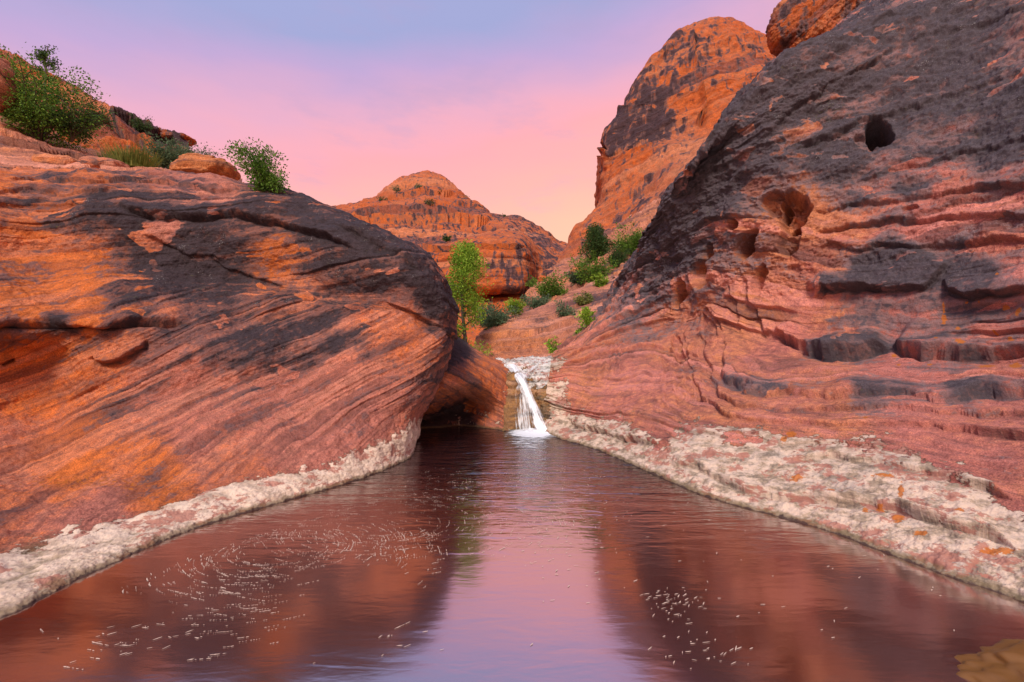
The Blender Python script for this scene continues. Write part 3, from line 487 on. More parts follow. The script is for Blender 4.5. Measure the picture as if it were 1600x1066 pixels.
simple('butte', bt, M_FAR, .6, .12, .55, .34, [(1100,110,.45),(1040,250,.35),(980,240,.35),(1160,100,.4),(970,350,.4),(960,190,.7),(1000,100,.3),(980,150,.6),(1020,140,.7),(1060,120,.55),(1080,90,.5),(1110,60,.3),(1160,70,.25),(1060,160,.1),(1100,150,.05),(1150,120,.2),(1000,210,.95),(1040,190,.95),(960,215,.85),(1020,200,.95),(1070,75,.5),(1140,90,.35),(1000,135,.6),(1065,205,.4),(950,260,.3),(1000,260,.0),(1060,240,.05),(1020,290,.15),
        (1000,340,.6),(1040,320,.75),(960,330,.1),(980,370,.2),(920,390,.2),(1100,205,.1),(1130,190,.1),(1000,170,.3),(1180,90,.3),(945,300,.2)], [(1000,250,.9),(1100,150,.9),(1050,260,.5),(1080,240,.1),(1030,290,.2),(930,370,.5),(1140,60,.6),(1000,350,.5)], seed=80, fine=.12, vert=.25, dip=(-.35, 0), dens=1.0,
       ledges=[([(935,246),(960,243),(1000,232),(1040,225)], 6, .4, .35), ([(955,170),(1000,163),(1050,150),(1090,145)], 5, .4, .3),
               ([(1010,112),(1055,78),(1085,62),(1085,95),(1095,105)], 4, .35, .6), ([(1100,62),(1130,62),(1160,75),(1180,95)], 5, .5, .5), ([(1095,130),(1100,170),(1090,200)], 6, .6, .8), ([(935,235),(945,232)], 6, .8, .3)])
# orange knob peeping over the right wall
kn = []
for k, (cx, cy, rx, ry, Y) in enumerate([(1310,240,115,14,23.8),(1285,150,85,14,23.6),(1256,98,44,12,23.3),(1252,75,50,26,22.8),(1262,45,62,45,22.4),(1285,10,70,50,22.6),(1310,-30,66,45,23.2),(1330,-60,40,20,24)]):
    row = []
    for j in range(7):
        th = math.pi * j / 6; row.append(P(cx - rx * math.cos(th), cy + (0 if j else -5), Y + 2.2 - 2.2 * math.sin(th)))
    kn.append(row)
simple('knob_rock', kn, M_FAR, .28, .5, 1.3, .16, [(1230,70,.1),(1220,30,.45),(1260,20,.3),(1215,60,.5)], [(1230,50,.9)], seed=90, fine=.3, dens=.9, dip=(-.9, 0))

# ------------------------------------------------------------------ mountain and cliffs up the canyon
def mrow(l, Y): return [P(a_, b_, (Y if np.isscalar(Y) else Y[i])) for i, (a_, b_) in enumerate(l)]
sky_m = [(440,345),(505,329),(545,317),(588,302),(610,285),(640,274),(668,270),(692,279),(722,303),(765,336),(805,344),(845,359),(882,376),(960,400)]
mt = [mrow([(440,440),(505,440),(545,440),(588,440),(615,440),(645,440),(670,440),(695,440),(725,440),(765,440),(805,440),(845,445),(882,450),(960,450)], 74),
      mrow([(440,385),(505,384),(545,382),(588,380),(615,380),(645,380),(670,380),(695,380),(725,380),(765,378),(805,385),(845,398),(882,412),(960,430)], 78),
      mrow([(440,362),(505,352),(545,350),(588,348),(615,347),(645,347),(670,347),(695,347),(725,348),(765,352),(805,364),(845,380),(882,400),(960,420)], 82),
      mrow([(440,352),(505,341),(545,336),(588,331),(612,328),(643,327),(669,327),(694,328),(724,332),(765,344),(805,355),(845,370),(882,390),(960,412)], [88]*9 + [87,88,90,92,94]),
      mrow([(440,348),(505,334),(545,325),(588,316),(611,307),(642,300),(668,298),(693,303),(723,316),(765,340),(805,349),(845,364),(882,382),(960,405)], [92,92,93,94,95,96,96,96,95,92,93,94,96,98]),
      mrow(sky_m, [96,97,98,100,102,103,104,103,101,98,98,99,100,102]),
      mrow([(a_, b_ + 12) for a_, b_ in sky_m], 125)]
simple('mountain', mt, M_FAR, .9, .05, .34, .8, [(560,340,.15),(650,300,.35),(700,310,.3),(600,320,.1),(620,365,.5),(700,355,.45),(760,360,.4),(560,362,.4),(850,375,.5),(830,400,.5),(870,395,.4)], [(560,330,.7),(650,290,.6),(650,330,.5),(700,330,.8),(850,390,.5)], seed=100, fine=.2, dens=1.1, vert=.2,
       ledges=[([(520,350),(580,342),(650,341),(720,343),(770,345)], 4, 1.2, 1.2), ([(540,337),(600,328),(660,326),(730,333)], 4, .9, .6), ([(600,310),(660,300),(710,309)], 3, .8, .5)])
cl = [mrow([(560,575),(630,575),(670,575),(715,575),(745,575),(780,575),(815,575),(835,575),(865,575),(900,575)], 46),
      mrow([(560,500),(630,500),(670,500),(715,500),(745,500),(780,495),(815,495),(835,490),(865,485),(900,480)], 52),
      mrow([(560,465),(630,470),(670,475),(715,478),(745,478),(780,475),(815,470),(835,462),(865,455),(900,450)], [55,55,55,55,55,54,54,57,58,58]),
      mrow([(560,448),(630,450),(670,452),(715,453),(745,453),(780,452),(818,449),(840,446),(868,442),(900,440)], [57,57,57,57,57,57,57,60,60,60]),
      mrow([(560,440),(630,440),(670,442),(715,444),(745,445),(780,445),(820,443),(842,440),(869,436),(900,434)], [55,55,55,54.5,54,53.5,54,60,60,60]),
      mrow([(560,410),(630,410),(670,410),(715,410),(745,408),(780,405),(822,402),(843,412),(868,418),(900,420)], [57,57,57,56,54.5,54,55,61,61,61]),
      mrow([(560,392),(630,390),(670,390),(715,386),(745,380),(780,376),(822,380),(843,398),(867,408),(900,412)], [59,59,58.5,57,56,55.5,56,62,62,62]),
      mrow([(560,385),(630,379),(670,382),(715,375),(745,367),(780,361),(815,364),(838,382),(866,400),(900,408)], [64,64,63,62,61,61,62,65,65,65]),
      mrow([(560,390),(630,384),(670,387),(715,382),(745,376),(780,372),(815,376),(838,392),(866,410),(900,415)], 74)]
simple('streaked_cliff', cl, M_FAR, .35, .12, .6, .3, [(650,420,.45),(700,400,.35),(700,430,.2),(740,430,-.1),(760,400,.2),(780,420,.75),(800,430,.65),(770,380,.2),(830,400,.5),(850,420,.6),(740,460,.1),(790,462,.2),(650,385,.3),(815,390,.3),(750,475,.2),(830,465,.7)], [(740,430,.5),(700,430,.8),(760,470,1),(780,380,.6)], seed=110, fine=.12, dens=1.2, vert=.2,
       ledges=[([(640,385),(700,392),(760,386),(822,385)], 4, .6, .4), ([(740,449),(780,450),(823,448)], 5, .9, 1.2)])

# ------------------------------------------------------------------ terraces on the left skyline
tr = [mrow([(-250,310),(-100,300),(0,296),(80,296),(160,296),(240,300),(320,305),(390,312)], [9,9.5,10,10.5,11,11.5,12,12.5]),
      mrow([(-250,260),(-100,255),(0,262),(80,266),(160,270),(240,273),(320,280),(385,292)], [10,10.5,11,11.5,12,12.5,13,13.5]),
      mrow([(-250,235),(-100,230),(0,240),(80,250),(160,258),(240,264),(320,272),(380,286)], [12,12.5,13,13.5,14,14.5,14.8,15]),
      mrow([(-250,170),(-100,170),(0,190),(60,215),(140,245),(235,262),(318,272),(378,287)], [13.5,14,14.5,15,15.5,16,16.2,16.4]),
      mrow([(-250,150),(-100,150),(0,178),(60,210),(140,240),(235,258),(318,270),(378,287)], [16,16,17,18,18,19,19,19]),
      mrow([(-250,170),(-100,170),(0,200),(60,230),(140,260),(235,275),(318,285),(378,300)], [22,22,23,24,24,25,25,25])]
simple('left_terrace', tr, M_MIDR, .18, .45, 4.5, .12, [(50,240,.0),(0,200,.3),(120,260,.2),(200,270,.3),(20,270,.35),(200,285,.5),(330,290,.4)], [(50,245,.3),(150,265,.5),(20,210,.5)], seed=120, fine=.2, dens=.9,
       ledges=[([(-100,262),(0,272),(80,270),(150,265),(230,275),(300,282)], 8, .15, .15), ([(0,225),(60,238),(110,242),(160,262)], 6, .15, .2), ([(0,205),(40,222),(80,236)], 5, .15, .15)])
hl = [mrow([(-250,260),(-100,255),(0,250),(60,255),(120,260),(160,262),(200,262),(240,262),(280,258),(310,262)], 22),
      mrow([(-250,150),(-100,150),(0,180),(60,205),(120,222),(160,232),(200,240),(240,245),(270,248),(300,250)], 24),
      mrow([(-250,60),(-100,80),(0,125),(50,150),(110,180),(150,196),(195,212),(232,226),(262,232),(296,238)], 26),
      mrow([(-250,20),(-100,50),(0,92),(45,112),(95,140),(145,170),(190,186),(228,208),(255,220),(294,222)], 28.5),
      mrow([(-250,10),(-100,40),(0,82),(45,102),(95,130),(145,162),(188,180),(226,203),(250,216),(294,220)], 31),
      mrow([(-250,60),(-100,90),(0,140),(45,160),(95,190),(145,215),(188,225),(226,240),(250,250),(290,255)], 37)]
simple('left_hill', hl, M_FAR, .5, .22, 1.0, .4, [(30,130,.2),(140,190,.3),(180,200,.5),(230,215,.4),(200,235,.1),(270,225,.6)], [(150,200,.8),(220,230,.9)], seed=130, fine=.3, dens=.9,
       ledges=[([(120,205),(170,200),(215,225),(250,238)], 6, .5, .5), ([(170,190),(200,197),(240,215),(293,222)], 5, .5, .5)])

# ------------------------------------------------------------------ ground far and wide, pool bed
gx = np.unique(np.concatenate([np.linspace(-900, -60, 20), np.linspace(-60, 60, 90), np.linspace(60, 900, 20)])); gy = np.unique(np.concatenate([np.linspace(-300, -10, 12), np.linspace(-10, 90, 90), np.linspace(90, 1400, 24)]))
X, Y = np.meshgrid(gx, gy); Z = -1.0 + 2.0 * ss(Y, 11.5, 14) + 1.6 * ss(Y, 14, 60)
Z += 3.2 * ss(-X, 9.5, 13) * ss(Y, -60, 0) + 5 * ss(X, 14, 19); Z += 0.3 * fbm(np.stack([X * .2, Y * .2, X * 0], -1), 3, seed=140) * ss(Y, 12, 20)
Z = np.where((Y < 11) & (X > -9) & (X < 13), -1.0, Z)
Gg = np.stack([X, Y, Z], -1); og = mesh_np('ground', Gg, grid_faces(*X.shape), M_MIDR, attrs(Gg, Z, .1, .5)); tag(og, kind='structure')

# ------------------------------------------------------------------ water
m, t, b = mat_new('pool_water'); nb = NB(t)
pos = N(t, 'ShaderNodeNewGeometry').outputs['Position']
sep = N(t, 'ShaderNodeSeparateXYZ'); nb.lk(pos, sep.inputs[0])
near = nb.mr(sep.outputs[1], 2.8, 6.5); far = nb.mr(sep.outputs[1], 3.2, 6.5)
silt_refl = nb.mix(nb.noise(pos, 0.5, 3), (0.075, 0.014, 0.007), (0.115, 0.024, 0.012)); silt_refl = nb.mix(far, silt_refl, (0.010, 0.004, 0.006))  # brown silt, blackened with distance to paint in the pool's dark reflection
dif = N(t, 'ShaderNodeBsdfDiffuse'); nb.lk(silt_refl, dif.inputs[0])
gl = N(t, 'ShaderNodeBsdfGlossy'); gl.inputs['Roughness'].default_value = 0.13; gl.inputs['Color'].default_value = (0.96, 0.94, 0.96, 1)
lw = N(t, 'ShaderNodeFresnel'); lw.inputs['IOR'].default_value = 1.33
fac = nb.m('ADD', nb.m('MULTIPLY', lw.outputs[0], 0.30), nb.m('MULTIPLY_ADD', far, -0.22, 0.58))  # gloss weakened with distance so the far reflection is darker
r1 = nb.noise(nb.vm(pos, (0.7, 2.6, 1)), 2.0, 3, .5, .6); r2 = nb.noise(nb.vm(pos, (0.8, 2.2, 1)), 9.0, 2, .5, .3)
amp = nb.m('ADD', 0.05, nb.m('MULTIPLY', near, 0.9))
h = nb.m('MULTIPLY', nb.m('ADD', nb.m('MULTIPLY', r1, 1.0), nb.m('MULTIPLY', r2, 0.30)), nb.m('MULTIPLY', amp, 1.3))
bp = N(t, 'ShaderNodeBump'); bp.inputs['Strength'].default_value = 0.55; bp.inputs['Distance'].default_value = 0.05; nb.lk(h, bp.inputs['Height'])
nb.lk(bp.outputs[0], gl.inputs['Normal'])
ms = N(t, 'ShaderNodeMixShader'); nb.lk(fac, ms.inputs[0]); t.links.new(dif.outputs[0], ms.inputs[1]); t.links.new(gl.outputs[0], ms.inputs[2])
t.links.new(ms.outputs[0], [n_ for n_ in t.nodes if n_.type == 'OUTPUT_MATERIAL'][0].inputs[0])
M_WATER = m
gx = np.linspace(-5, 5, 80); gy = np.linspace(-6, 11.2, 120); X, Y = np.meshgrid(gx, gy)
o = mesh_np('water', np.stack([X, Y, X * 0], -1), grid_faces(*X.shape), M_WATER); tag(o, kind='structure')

# waterfall and its froth
def white_water(name, thr, col=(0.97, 0.98, 0.98)):
    m, t, b = mat_new(name); nb = NB(t); sc = nb.at('sc')
    s = nb.noise(nb.vm(sc, (26, 1.2, 1)), 1.0, 4, .6, .2); f = nb.noise(nb.vm(sc, (7, 3, 1)), 1.0, 4, .6, .3)
    al = nb.m('ADD', nb.at('varn'), nb.m('MULTIPLY', nb.m('SUBTRACT', s, .5), thr)); al = nb.m('ADD', al, nb.m('MULTIPLY', nb.m('SUBTRACT', f, .5), thr))
    nb.lk(nb.mr(al, .10, 1.15), b.inputs['Alpha']); nb.lk(nb.mix(s, (.80, .85, .88), col), b.inputs['Base Color']); b.inputs['Roughness'].default_value = .45
    return m
M_FALLW = white_water('falling_water', 1.9)
def ribbon(path, wid, nu=60, nv=24, bulge=.05, alpha=1.0, seed=1):
    A = np.array(path)[:, None, :]; tt = np.linspace(0, len(path) - 1, nu); C = crom(A, tt)[:, 0]; W_ = np.interp(tt, range(len(wid)), wid)
    s = np.linspace(-1, 1, nv); V = np.zeros((nu, nv, 3)); V[..., 0] = C[:, None, 0] + W_[:, None] * s; V[..., 1] = C[:, None, 1] - bulge * (1 - s ** 2) * (1 + 0 * W_[:, None]) ; V[..., 2] = C[:, None, 2] + bulge * .6 * (1 - s ** 2)
    V[..., 1] += .025 * fbm(np.stack([V[..., 0] * 14, V[..., 2] * 1.2, V[..., 0] * 0], -1), 3, seed=seed)
    S_, T_ = np.meshgrid(s, tt); return V, np.stack([S_ * W_[:, None], T_ * .4, T_ * 0 + seed], -1), alpha * (1 - np.abs(S_) ** 2.2)
wf = bpy.data.objects.new('waterfall', None); SC.collection.objects.link(wf); wf.location = P(838, 672, 9.5)
tag(wf, 'silky white stream falling over the stone lip into the far end of the pool', 'waterfall')
off = np.array(wf.location)
for k, (pth, wd, al) in enumerate([
    ([P(799,571,10.9),P(805,581,10.55),P(813,592,10.15),P(822,610,9.92),P(831,632,9.68),P(840,655,9.42),P(849,676,9.3)], [.16,.13,.13,.13,.13,.14,.20], 1.0),
    ([P(802,567,11.0),P(812,578,10.6),P(820,590,10.2),P(816,610,9.95),P(818,640,9.7),P(822,672,9.42)], [.05,.08,.12,.16,.22,.27], .5),
    ([P(846,563,11.4),P(838,572,10.8),P(826,582,10.4),P(817,592,10.2)], [.04,.05,.06,.06], .55)]):
    V_, s_, a_ = ribbon(pth, wd, alpha=al, seed=k + 1); V_[..., 1] -= .10
    mesh_np('main_stream' if k == 0 else 'side_stream', V_ - off, grid_faces(*V_.shape[:2]), M_FALLW, dict(sc=s_, varn=a_), parent=wf)
# froth where it lands
m, t, b = mat_new('froth'); nb = NB(t); pos = N(t, 'ShaderNodeNewGeometry').outputs['Position']
f1 = nb.noise(nb.vm(pos, (1, 2.4, 1)), 5, 6, .65, .5); al = nb.m('ADD', nb.at('varn'), nb.m('MULTIPLY', nb.m('SUBTRACT', f1, .5), 1.6))
nb.lk(nb.mr(al, .35, .85), b.inputs['Alpha']); b.inputs['Base Color'].default_value = (.88, .92, .95, 1); b.inputs['Roughness'].default_value = .6
x = np.linspace(-1.1, 1.2, 120); y = np.linspace(5.2, 9.7, 160); X, Y = np.meshgrid(x, y); cx = .62 - (9.4 - Y) * .12
A_ = 1.35 * np.exp(-((X - .5) / .5) ** 2 - ((Y - 9.2) / .5) ** 2) + .50 * np.exp(-((X - cx + .18) / .5) ** 2 - ((Y - 8.2) / 1.3) ** 2)
Z = .012 + .05 * np.exp(-((X - .55) / .3) ** 2 - ((Y - 9.3) / .25) ** 2) * (1 + fbm(np.stack([X * 9, Y * 9, X * 0], -1), 3))
o = mesh_np('froth', np.stack([X, Y, Z], -1), grid_faces(*X.shape), m, dict(varn=A_)); tag(o, 'white froth spreading on the dark water below the fall', 'foam', kind='stuff')

# floating foam flecks in two slow eddies
rng = np.random.RandomState(3); VV = []; FF = []
def fleck(x, y, an, L, Wd_):
    k = 8; th = np.arange(k) / k * 2 * math.pi; r = 1 + .3 * rng.uniform(-1, 1, k); a_ = np.cos(th) * L * r; b_ = np.sin(th) * Wd_ * r
    b0 = sum(len(v) for v in VV); c, s = math.cos(an), math.sin(an)
    top = np.stack([x + a_ * c - b_ * s, y + a_ * s + b_ * c, np.full(k, .004)], 1); ctr = np.array([[x, y, .004 + min(.006, Wd_ * .4)]])
    VV.append(np.vstack([top, ctr])); FF.extend([(b0 + i, b0 + (i + 1) % k, b0 + k) for i in range(k)])
def Wp(px_, py_): q = S(px_, py_); return q[0], q[1]
for (ex, ey, r0, r1, asp, nn, sa, sb) in [(440,860,.3,1.2,1.0,680,0,6.28),(420,880,.7,1.7,1,600,2.4,6.6),(600,820,.3,1.9,1,1000,0,6.28),(760,760,.2,1.6,1,220,0,6.28)]:
    cx, cy = Wp(ex, ey)
    for _ in range(nn):
        th = rng.uniform(sa, sb); r = rng.uniform(r0, r1); x = cx + r * math.cos(th); y = cy + r * math.sin(th) * .8
        if y < 2.2: continue
        qx, qy = 800 + FPX * x / y, HOR + FPX * 1.5 / y
        if not (60 < qx < 1020 and 700 < qy < 1066): continue
        if qy > np.interp(qx, [0, 600, 700, 760, 1000], [1066, 1030, 960, 870, 860]) : continue
        if qy < np.interp(qx, [0, 300, 600, 660], [1000, 870, 775, 700]): continue
        pz = pn(np.array([[x * 1.3, y * 1.3, 3.3]]))[0]
        if pz < rng.uniform(-.5, .35): continue
        L = min(.02, .007 * math.exp(rng.normal() * .5))
        for q in range(1, rng.choice([1, 2, 3, 4, 7])):
            t2 = th + q * rng.uniform(.014, .024) * (.4 + .2 * y) / max(r, .4); fleck(cx + r * math.cos(t2), cy + r * math.sin(t2) * .8, t2 + math.pi / 2, L * rng.uniform(.4, 1), rng.uniform(.0015, .0035))
        r += 0; fleck(x, y, th + math.pi / 2 + rng.normal() * .15, L, rng.uniform(.0014, .0034))
for (ex, ey, nn, sx, sy) in [(1050,945,60,.09,.12),(1100,1020,30,.12,.06),(1180,960,14,.3,.25),(1300,900,14,.45,.25),(640,1010,8,.2,.1),(230,1000,26,.18,.12),(960,800,60,.5,.7),(860,860,60,.35,.5)]:
    cx, cy = Wp(ex, ey)
    for _ in range(nn):
        x = cx + rng.normal() * sx; y = cy + rng.normal() * sy; fleck(x, y, .5 + rng.normal() * .35, rng.uniform(.004, .022), rng.uniform(.0015, .0035))
m, t, b = mat_new('foam'); b.inputs['Base Color'].default_value = (.66, .50, .38, 1); b.inputs['Roughness'].default_value = .6
o = mesh_np('foam_flecks', np.vstack(VV), FF, m); tag(o, 'pale foam flecks drifting in slow eddies on the brown pool', 'foam', kind='stuff')

# ------------------------------------------------------------------ loose boulders
def boulder(name, c, r, mat, seed, label, varn=.2, hue=.6, flat=.7, nres=70, white=0, amp=.18, bedf=4):
    th = np.linspace(0, 2 * math.pi, nres * 2 + 1); ph = np.linspace(.02, math.pi - .02, nres); T, Ph = np.meshgrid(th, ph)
    d = np.stack([np.cos(T) * np.sin(Ph), np.sin(T) * np.sin(Ph), np.cos(Ph)], -1); r = np.array(r)
    d2 = np.sign(d) * np.abs(d) ** flat; d2 /= np.linalg.norm(d2, axis=-1)[..., None] ** .6
    q = d * r / r.max(); k = 1 + amp * fbm(q * 1.6, 4, seed=seed) + .04 * beds(q[..., 2], q, bedf, seed) + .03 * fbm(q * 9, 3, seed=seed)
    Gb = d2 * r * k[..., None]; Gb[:, -1] = Gb[:, 0]
    A = attrs(Gb + c, Gb[..., 2] + c[2], varn, hue, white)
    o = mesh_np(name, Gb, grid_faces(*T.shape, flip=True), mat, A); o.location = c; tag(o, label, 'boulder'); return o
boulder('boulder', P(322, 268, 13.2), (.82, .7, .36), M_MIDR, 5, 'rounded orange boulder on the left rim beside the grey-green bush', .15, .7)
boulder('boulder', P(95, 262, 13.0), (.62, .5, .28), M_MIDR, 6, 'low orange hump of rock on the left rim below the big shrub', .15, .6)
boulder('boulder', P(160, 262, 12.7), (.6, .4, .22), M_MIDR, 7, 'dark flat rock on the left rim between the orange hump and the grass', .45, .4)
boulder('boulder', P(-8, 130, 14.0), (.38, .5, .85), M_MIDR, 8, 'upright dark red rock at the left edge in front of the big shrub', .3, .4)
boulder('boulder', P(908, 425, 24.5), (.6, .5, .35), M_MIDR, 10, 'square pale block on the slope between the green bushes', .0, .6)
boulder('boulder', P(862, 440, 33), (1.0, .8, .8), M_FAR, 11, 'dark block of rock at the foot of the slope under the butte', .5, .6)
boulder('boulder', P(275, 219, 29.5), (1.25, .8, .28), M_FAR, 12, 'thin overhanging ledge rock at the tip of the left hill', .4, .6)
mo = bpy.data.materials.new('wet_ochre'); m, t, b = mat_new('wet_ochre'); nb = NB(t); pos = N(t, 'ShaderNodeNewGeometry').outputs['Position']
nb.lk(nb.mix(nb.noise(pos, 4, 5), (.15, .058, .010), (.24, .105, .018)), b.inputs['Base Color']); b.inputs['Roughness'].default_value = .5
boulder('boulder', Wd(2.72, 1.97, -.112), (.72, .45, .23), m, 13, 'smooth wet ochre rock just breaking the water in the near right corner', amp=.2)

# ------------------------------------------------------------------ plants
def leaf_mat(name, c1, c2, ds=6):
    m, t, b = mat_new(name); nb = NB(t); pos = N(t, 'ShaderNodeNewGeometry').outputs['Position']
    col = nb.mix(nb.mr(nb.noise(pos, ds, 4, .7), .36, .64), c1, c2); at = nb.at('varn'); col = nb.mix(nb.mr(at, .7, 1.0, 0, .6), col, tuple(min(1, c * 1.9) for c in c2))
    tr_ = N(t, 'ShaderNodeBsdfTranslucent'); nb.lk(col, tr_.inputs[0]); nb.lk(col, b.inputs['Base Color']); b.inputs['Roughness'].default_value = .6; b.inputs['Specular IOR Level'].default_value = .2
    ms = N(t, 'ShaderNodeMixShader'); ms.inputs[0].default_value = .35; t.links.new(b.outputs[0], ms.inputs[1]); t.links.new(tr_.outputs[0], ms.inputs[2])
    t.links.new(ms.outputs[0], [n_ for n_ in t.nodes if n_.type == 'OUTPUT_MATERIAL'][0].inputs[0]); return m
ML = dict(green=leaf_mat('leaf_green', (.055, .13, .018), (.16, .29, .035), 3), dark=leaf_mat('leaf_dark', (.03, .07, .02), (.075, .14, .035), 3), grey=leaf_mat('leaf_grey', (.07, .125, .065), (.16, .24, .12), 3),
          lime=leaf_mat('leaf_lime', (.13, .26, .02), (.33, .48, .05), 2.5), grass=leaf_mat('leaf_grass', (.12, .17, .03), (.25, .27, .07), 3))
m, t, b = mat_new('bark'); nb = NB(t); pos = N(t, 'ShaderNodeNewGeometry').outputs['Position']; nb.lk(nb.mix(nb.noise(pos, 9, 4), (.05, .035, .025), (.15, .11, .08)), b.inputs['Base Color']); b.inputs['Roughness'].default_value = .9
M_BARK = m
def tubes(paths, k=5):
    V = []; F = []
    for pts, rs in paths:
        pts = np.array(pts); n_ = len(pts); b0 = sum(len(v) for v in V); t_ = np.gradient(pts, axis=0); t_ /= np.linalg.norm(t_, axis=1)[:, None] + 1e-9
        ref = np.array([.3, .9, .1]); u_ = np.cross(t_, ref); u_ /= np.linalg.norm(u_, axis=1)[:, None] + 1e-9; v_ = np.cross(t_, u_); th = np.arange(k) / k * 2 * math.pi
        V.append((pts[:, None] + np.array(rs)[:, None, None] * (np.cos(th)[None, :, None] * u_[:, None] + np.sin(th)[None, :, None] * v_[:, None])).reshape(-1, 3))
        for i in range(n_ - 1):
            for j in range(k): F.append((b0 + i * k + j, b0 + i * k + (j + 1) % k, b0 + (i + 1) * k + (j + 1) % k, b0 + (i + 1) * k + j))
    return np.vstack(V), F
def leaves(C, Dn, L, W_, rng):     # one small folded rhombus per leaf
    n_ = len(C); d = Dn + rng.normal(size=(n_, 3)) * .7; d /= np.linalg.norm(d, axis=1)[:, None]; s = np.cross(d, rng.normal(size=(n_, 3))); s /= np.linalg.norm(s, axis=1)[:, None] + 1e-9
    l = L * rng.uniform(.6, 1.3, n_)[:, None]; w_ = W_ * rng.uniform(.7, 1.2, n_)[:, None]; u_ = np.cross(d, s)
    V = np.stack([C, C + d * l * .5 + s * w_ + u_ * w_ * .3, C + d * l, C + d * l * .5 - s * w_ + u_ * w_ * .3], 1); F = np.arange(4 * n_).reshape(-1, 4)
    return V.reshape(-1, 3), F
def plant(name, px_, py_, Y, hpx, wpx, mat, label, cat, seed, nl=2500, lean=0, trunk=1, group=None, leafpx=3.2, slim=.33, low=.12, topple=0.0, bare=0):
    """a woody plant: limbs fan out from the base, forks carry clumps of leaves"""
    rng = np.random.RandomState(seed); base = P(px_, py_, Y); k = Y / FPX; H = hpx * k; R = wpx * .5 * k
    root = bpy.data.objects.new(name, None); SC.collection.objects.link(root); root.location = base; tag(root, label, cat, group)
    paths = []; tips = []
    ns = {1: 1, 0: 12}[trunk]; nlimb = 34 if trunk else 5
    for s_ in range(ns):
        if trunk: tip = np.array([lean * H, 0, H * .98])
        else:
            th = s_ / ns * 6.28 + rng.uniform(-.4, .4); rr = R * rng.uniform(.35, .95); tip = np.array([math.cos(th) * rr + lean * H, math.sin(th) * rr, H * rng.uniform(.35, 1.0) * (1 - .2 * rr / R)])
        pts = [np.array([0, 0, -.08 * H])]
        for j in range(1, 6):
            f = j / 5; pts.append(tip * np.array([f ** 1.3, f ** 1.3, f]) + rng.normal(size=3) * H * .018)
        r0 = H * (.020 if trunk else .012); paths.append((pts, np.linspace(r0, r0 * .25, 6)))
        for j in range(nlimb):
            f = rng.uniform(low, 1.0); i = min(4, int(f * 5)); a0 = pts[i] + (pts[i + 1] - pts[i]) * (f * 5 - i); th = rng.uniform(0, 6.28)
            prof = (min(1, (f + .22) * 1.7) * (1 - f) ** .55 if trunk else .42) + .08
            ln_ = R * prof * rng.uniform(.55, 1.1); dr = np.array([math.cos(th), math.sin(th), rng.uniform(.1, .8)]); e2 = a0 + dr * ln_; md = a0 + dr * ln_ * .5 + rng.normal(size=3) * ln_ * .08
            paths.append(([a0, md, e2], [r0 * .4, r0 * .25, r0 * .1])); tips += [(md, .55), (e2, 1.0), (a0 + dr * ln_ * .8, .9)]
    for _ in range(bare):
        th = rng.uniform(2.6, 3.7); e2 = np.array([math.cos(th) * R * rng.uniform(.8, 1.25), rng.normal() * R * .2, H * rng.uniform(.3, .75)]); md = e2 * np.array([.5, .5, .7]); paths.append(([np.zeros(3), md, e2], [H * .012, H * .007, H * .003]))
    V, F = tubes(paths); mesh_np('trunk' if trunk else 'stem', V, F, M_BARK, parent=root)
    T = np.array([t_[0] for t_ in tips]); wg = np.array([t_[1] for t_ in tips]) * rng.uniform(.1, 1.9, len(tips)) ** 1.3; idx = rng.choice(len(T), nl, p=wg / wg.sum())
    cr_ = R * slim * rng.uniform(.6, 1.2, len(T))[idx][:, None]; jt = rng.normal(size=(nl, 3)); jt *= np.minimum(1, 1.7 / np.linalg.norm(jt, axis=1))[:, None]; C = T[idx] + jt * cr_ * .55; C[:, 2] = np.maximum(C[:, 2], .0); Dn = C - np.array([0, 0, H * .4]); Dn /= np.linalg.norm(Dn, axis=1)[:, None] + 1e-9
    Vl, Fl = leaves(C, Dn, leafpx * k, leafpx * k * .28, rng); sh = np.repeat(rng.uniform(0, 1, nl) , 4)
    mesh_np('crown' if trunk else 'foliage', Vl, Fl, mat, dict(varn=sh), smooth=False, parent=root); return root
def grass(name, px_, py_, Y, hpx, wpx, mat, label, seed, nb_=500, cat='grass clump', group=None):
    rng = np.random.RandomState(seed); base = P(px_, py_, Y); k = Y / FPX; H = hpx * k; R = wpx * .5 * k; V = []; F = []
    for i in range(nb_):
        th = rng.uniform(0, 6.28); r = R * rng.uniform(0, 1) ** .7; c = np.array([math.cos(th) * r, math.sin(th) * r * .5, -.03]); d = np.array([math.cos(th) * .35, math.sin(th) * .35, 1]) + rng.normal(size=3) * .2; h = H * rng.uniform(.5, 1.1)
        s = np.array([math.cos(th + 1.5), math.sin(th + 1.5), 0]) * 1.0 * k; V += [c - s, c + s, c + d * h + np.array([0, 0, 0])]; F.append((3 * i, 3 * i + 1, 3 * i + 2))
    o = mesh_np(name, np.array(V), F, mat, dict(varn=np.repeat(rng.uniform(0, 1, nb_), 3)), smooth=False); o.location = base; tag(o, label, cat, group); return o
RIM = 'shrubs on the left rim'; SLP = 'bushes on the slope below the butte'
plant('shrub', 60, 224, 15.0, 150, 160, ML['green'], 'large dense green shrub at the upper left corner on the rim', 'shrub', 1, 10500, trunk=0, leafpx=4.0, slim=.30, group=RIM)
plant('shrub', 12, 190, 15.6, 120, 70, ML['green'], 'tall green shrub cut by the left edge of the photo, behind the large shrub', 'shrub', 21, 5000, trunk=0, leafpx=4.0, slim=.45, group=RIM)
plant('sapling', 72, 200, 16.2, 134, 44, ML['dark'], 'thin pointed sapling rising above the large shrub at upper left', 'sapling', 22, 1500, trunk=1, leafpx=3.6, slim=.3, group=RIM)
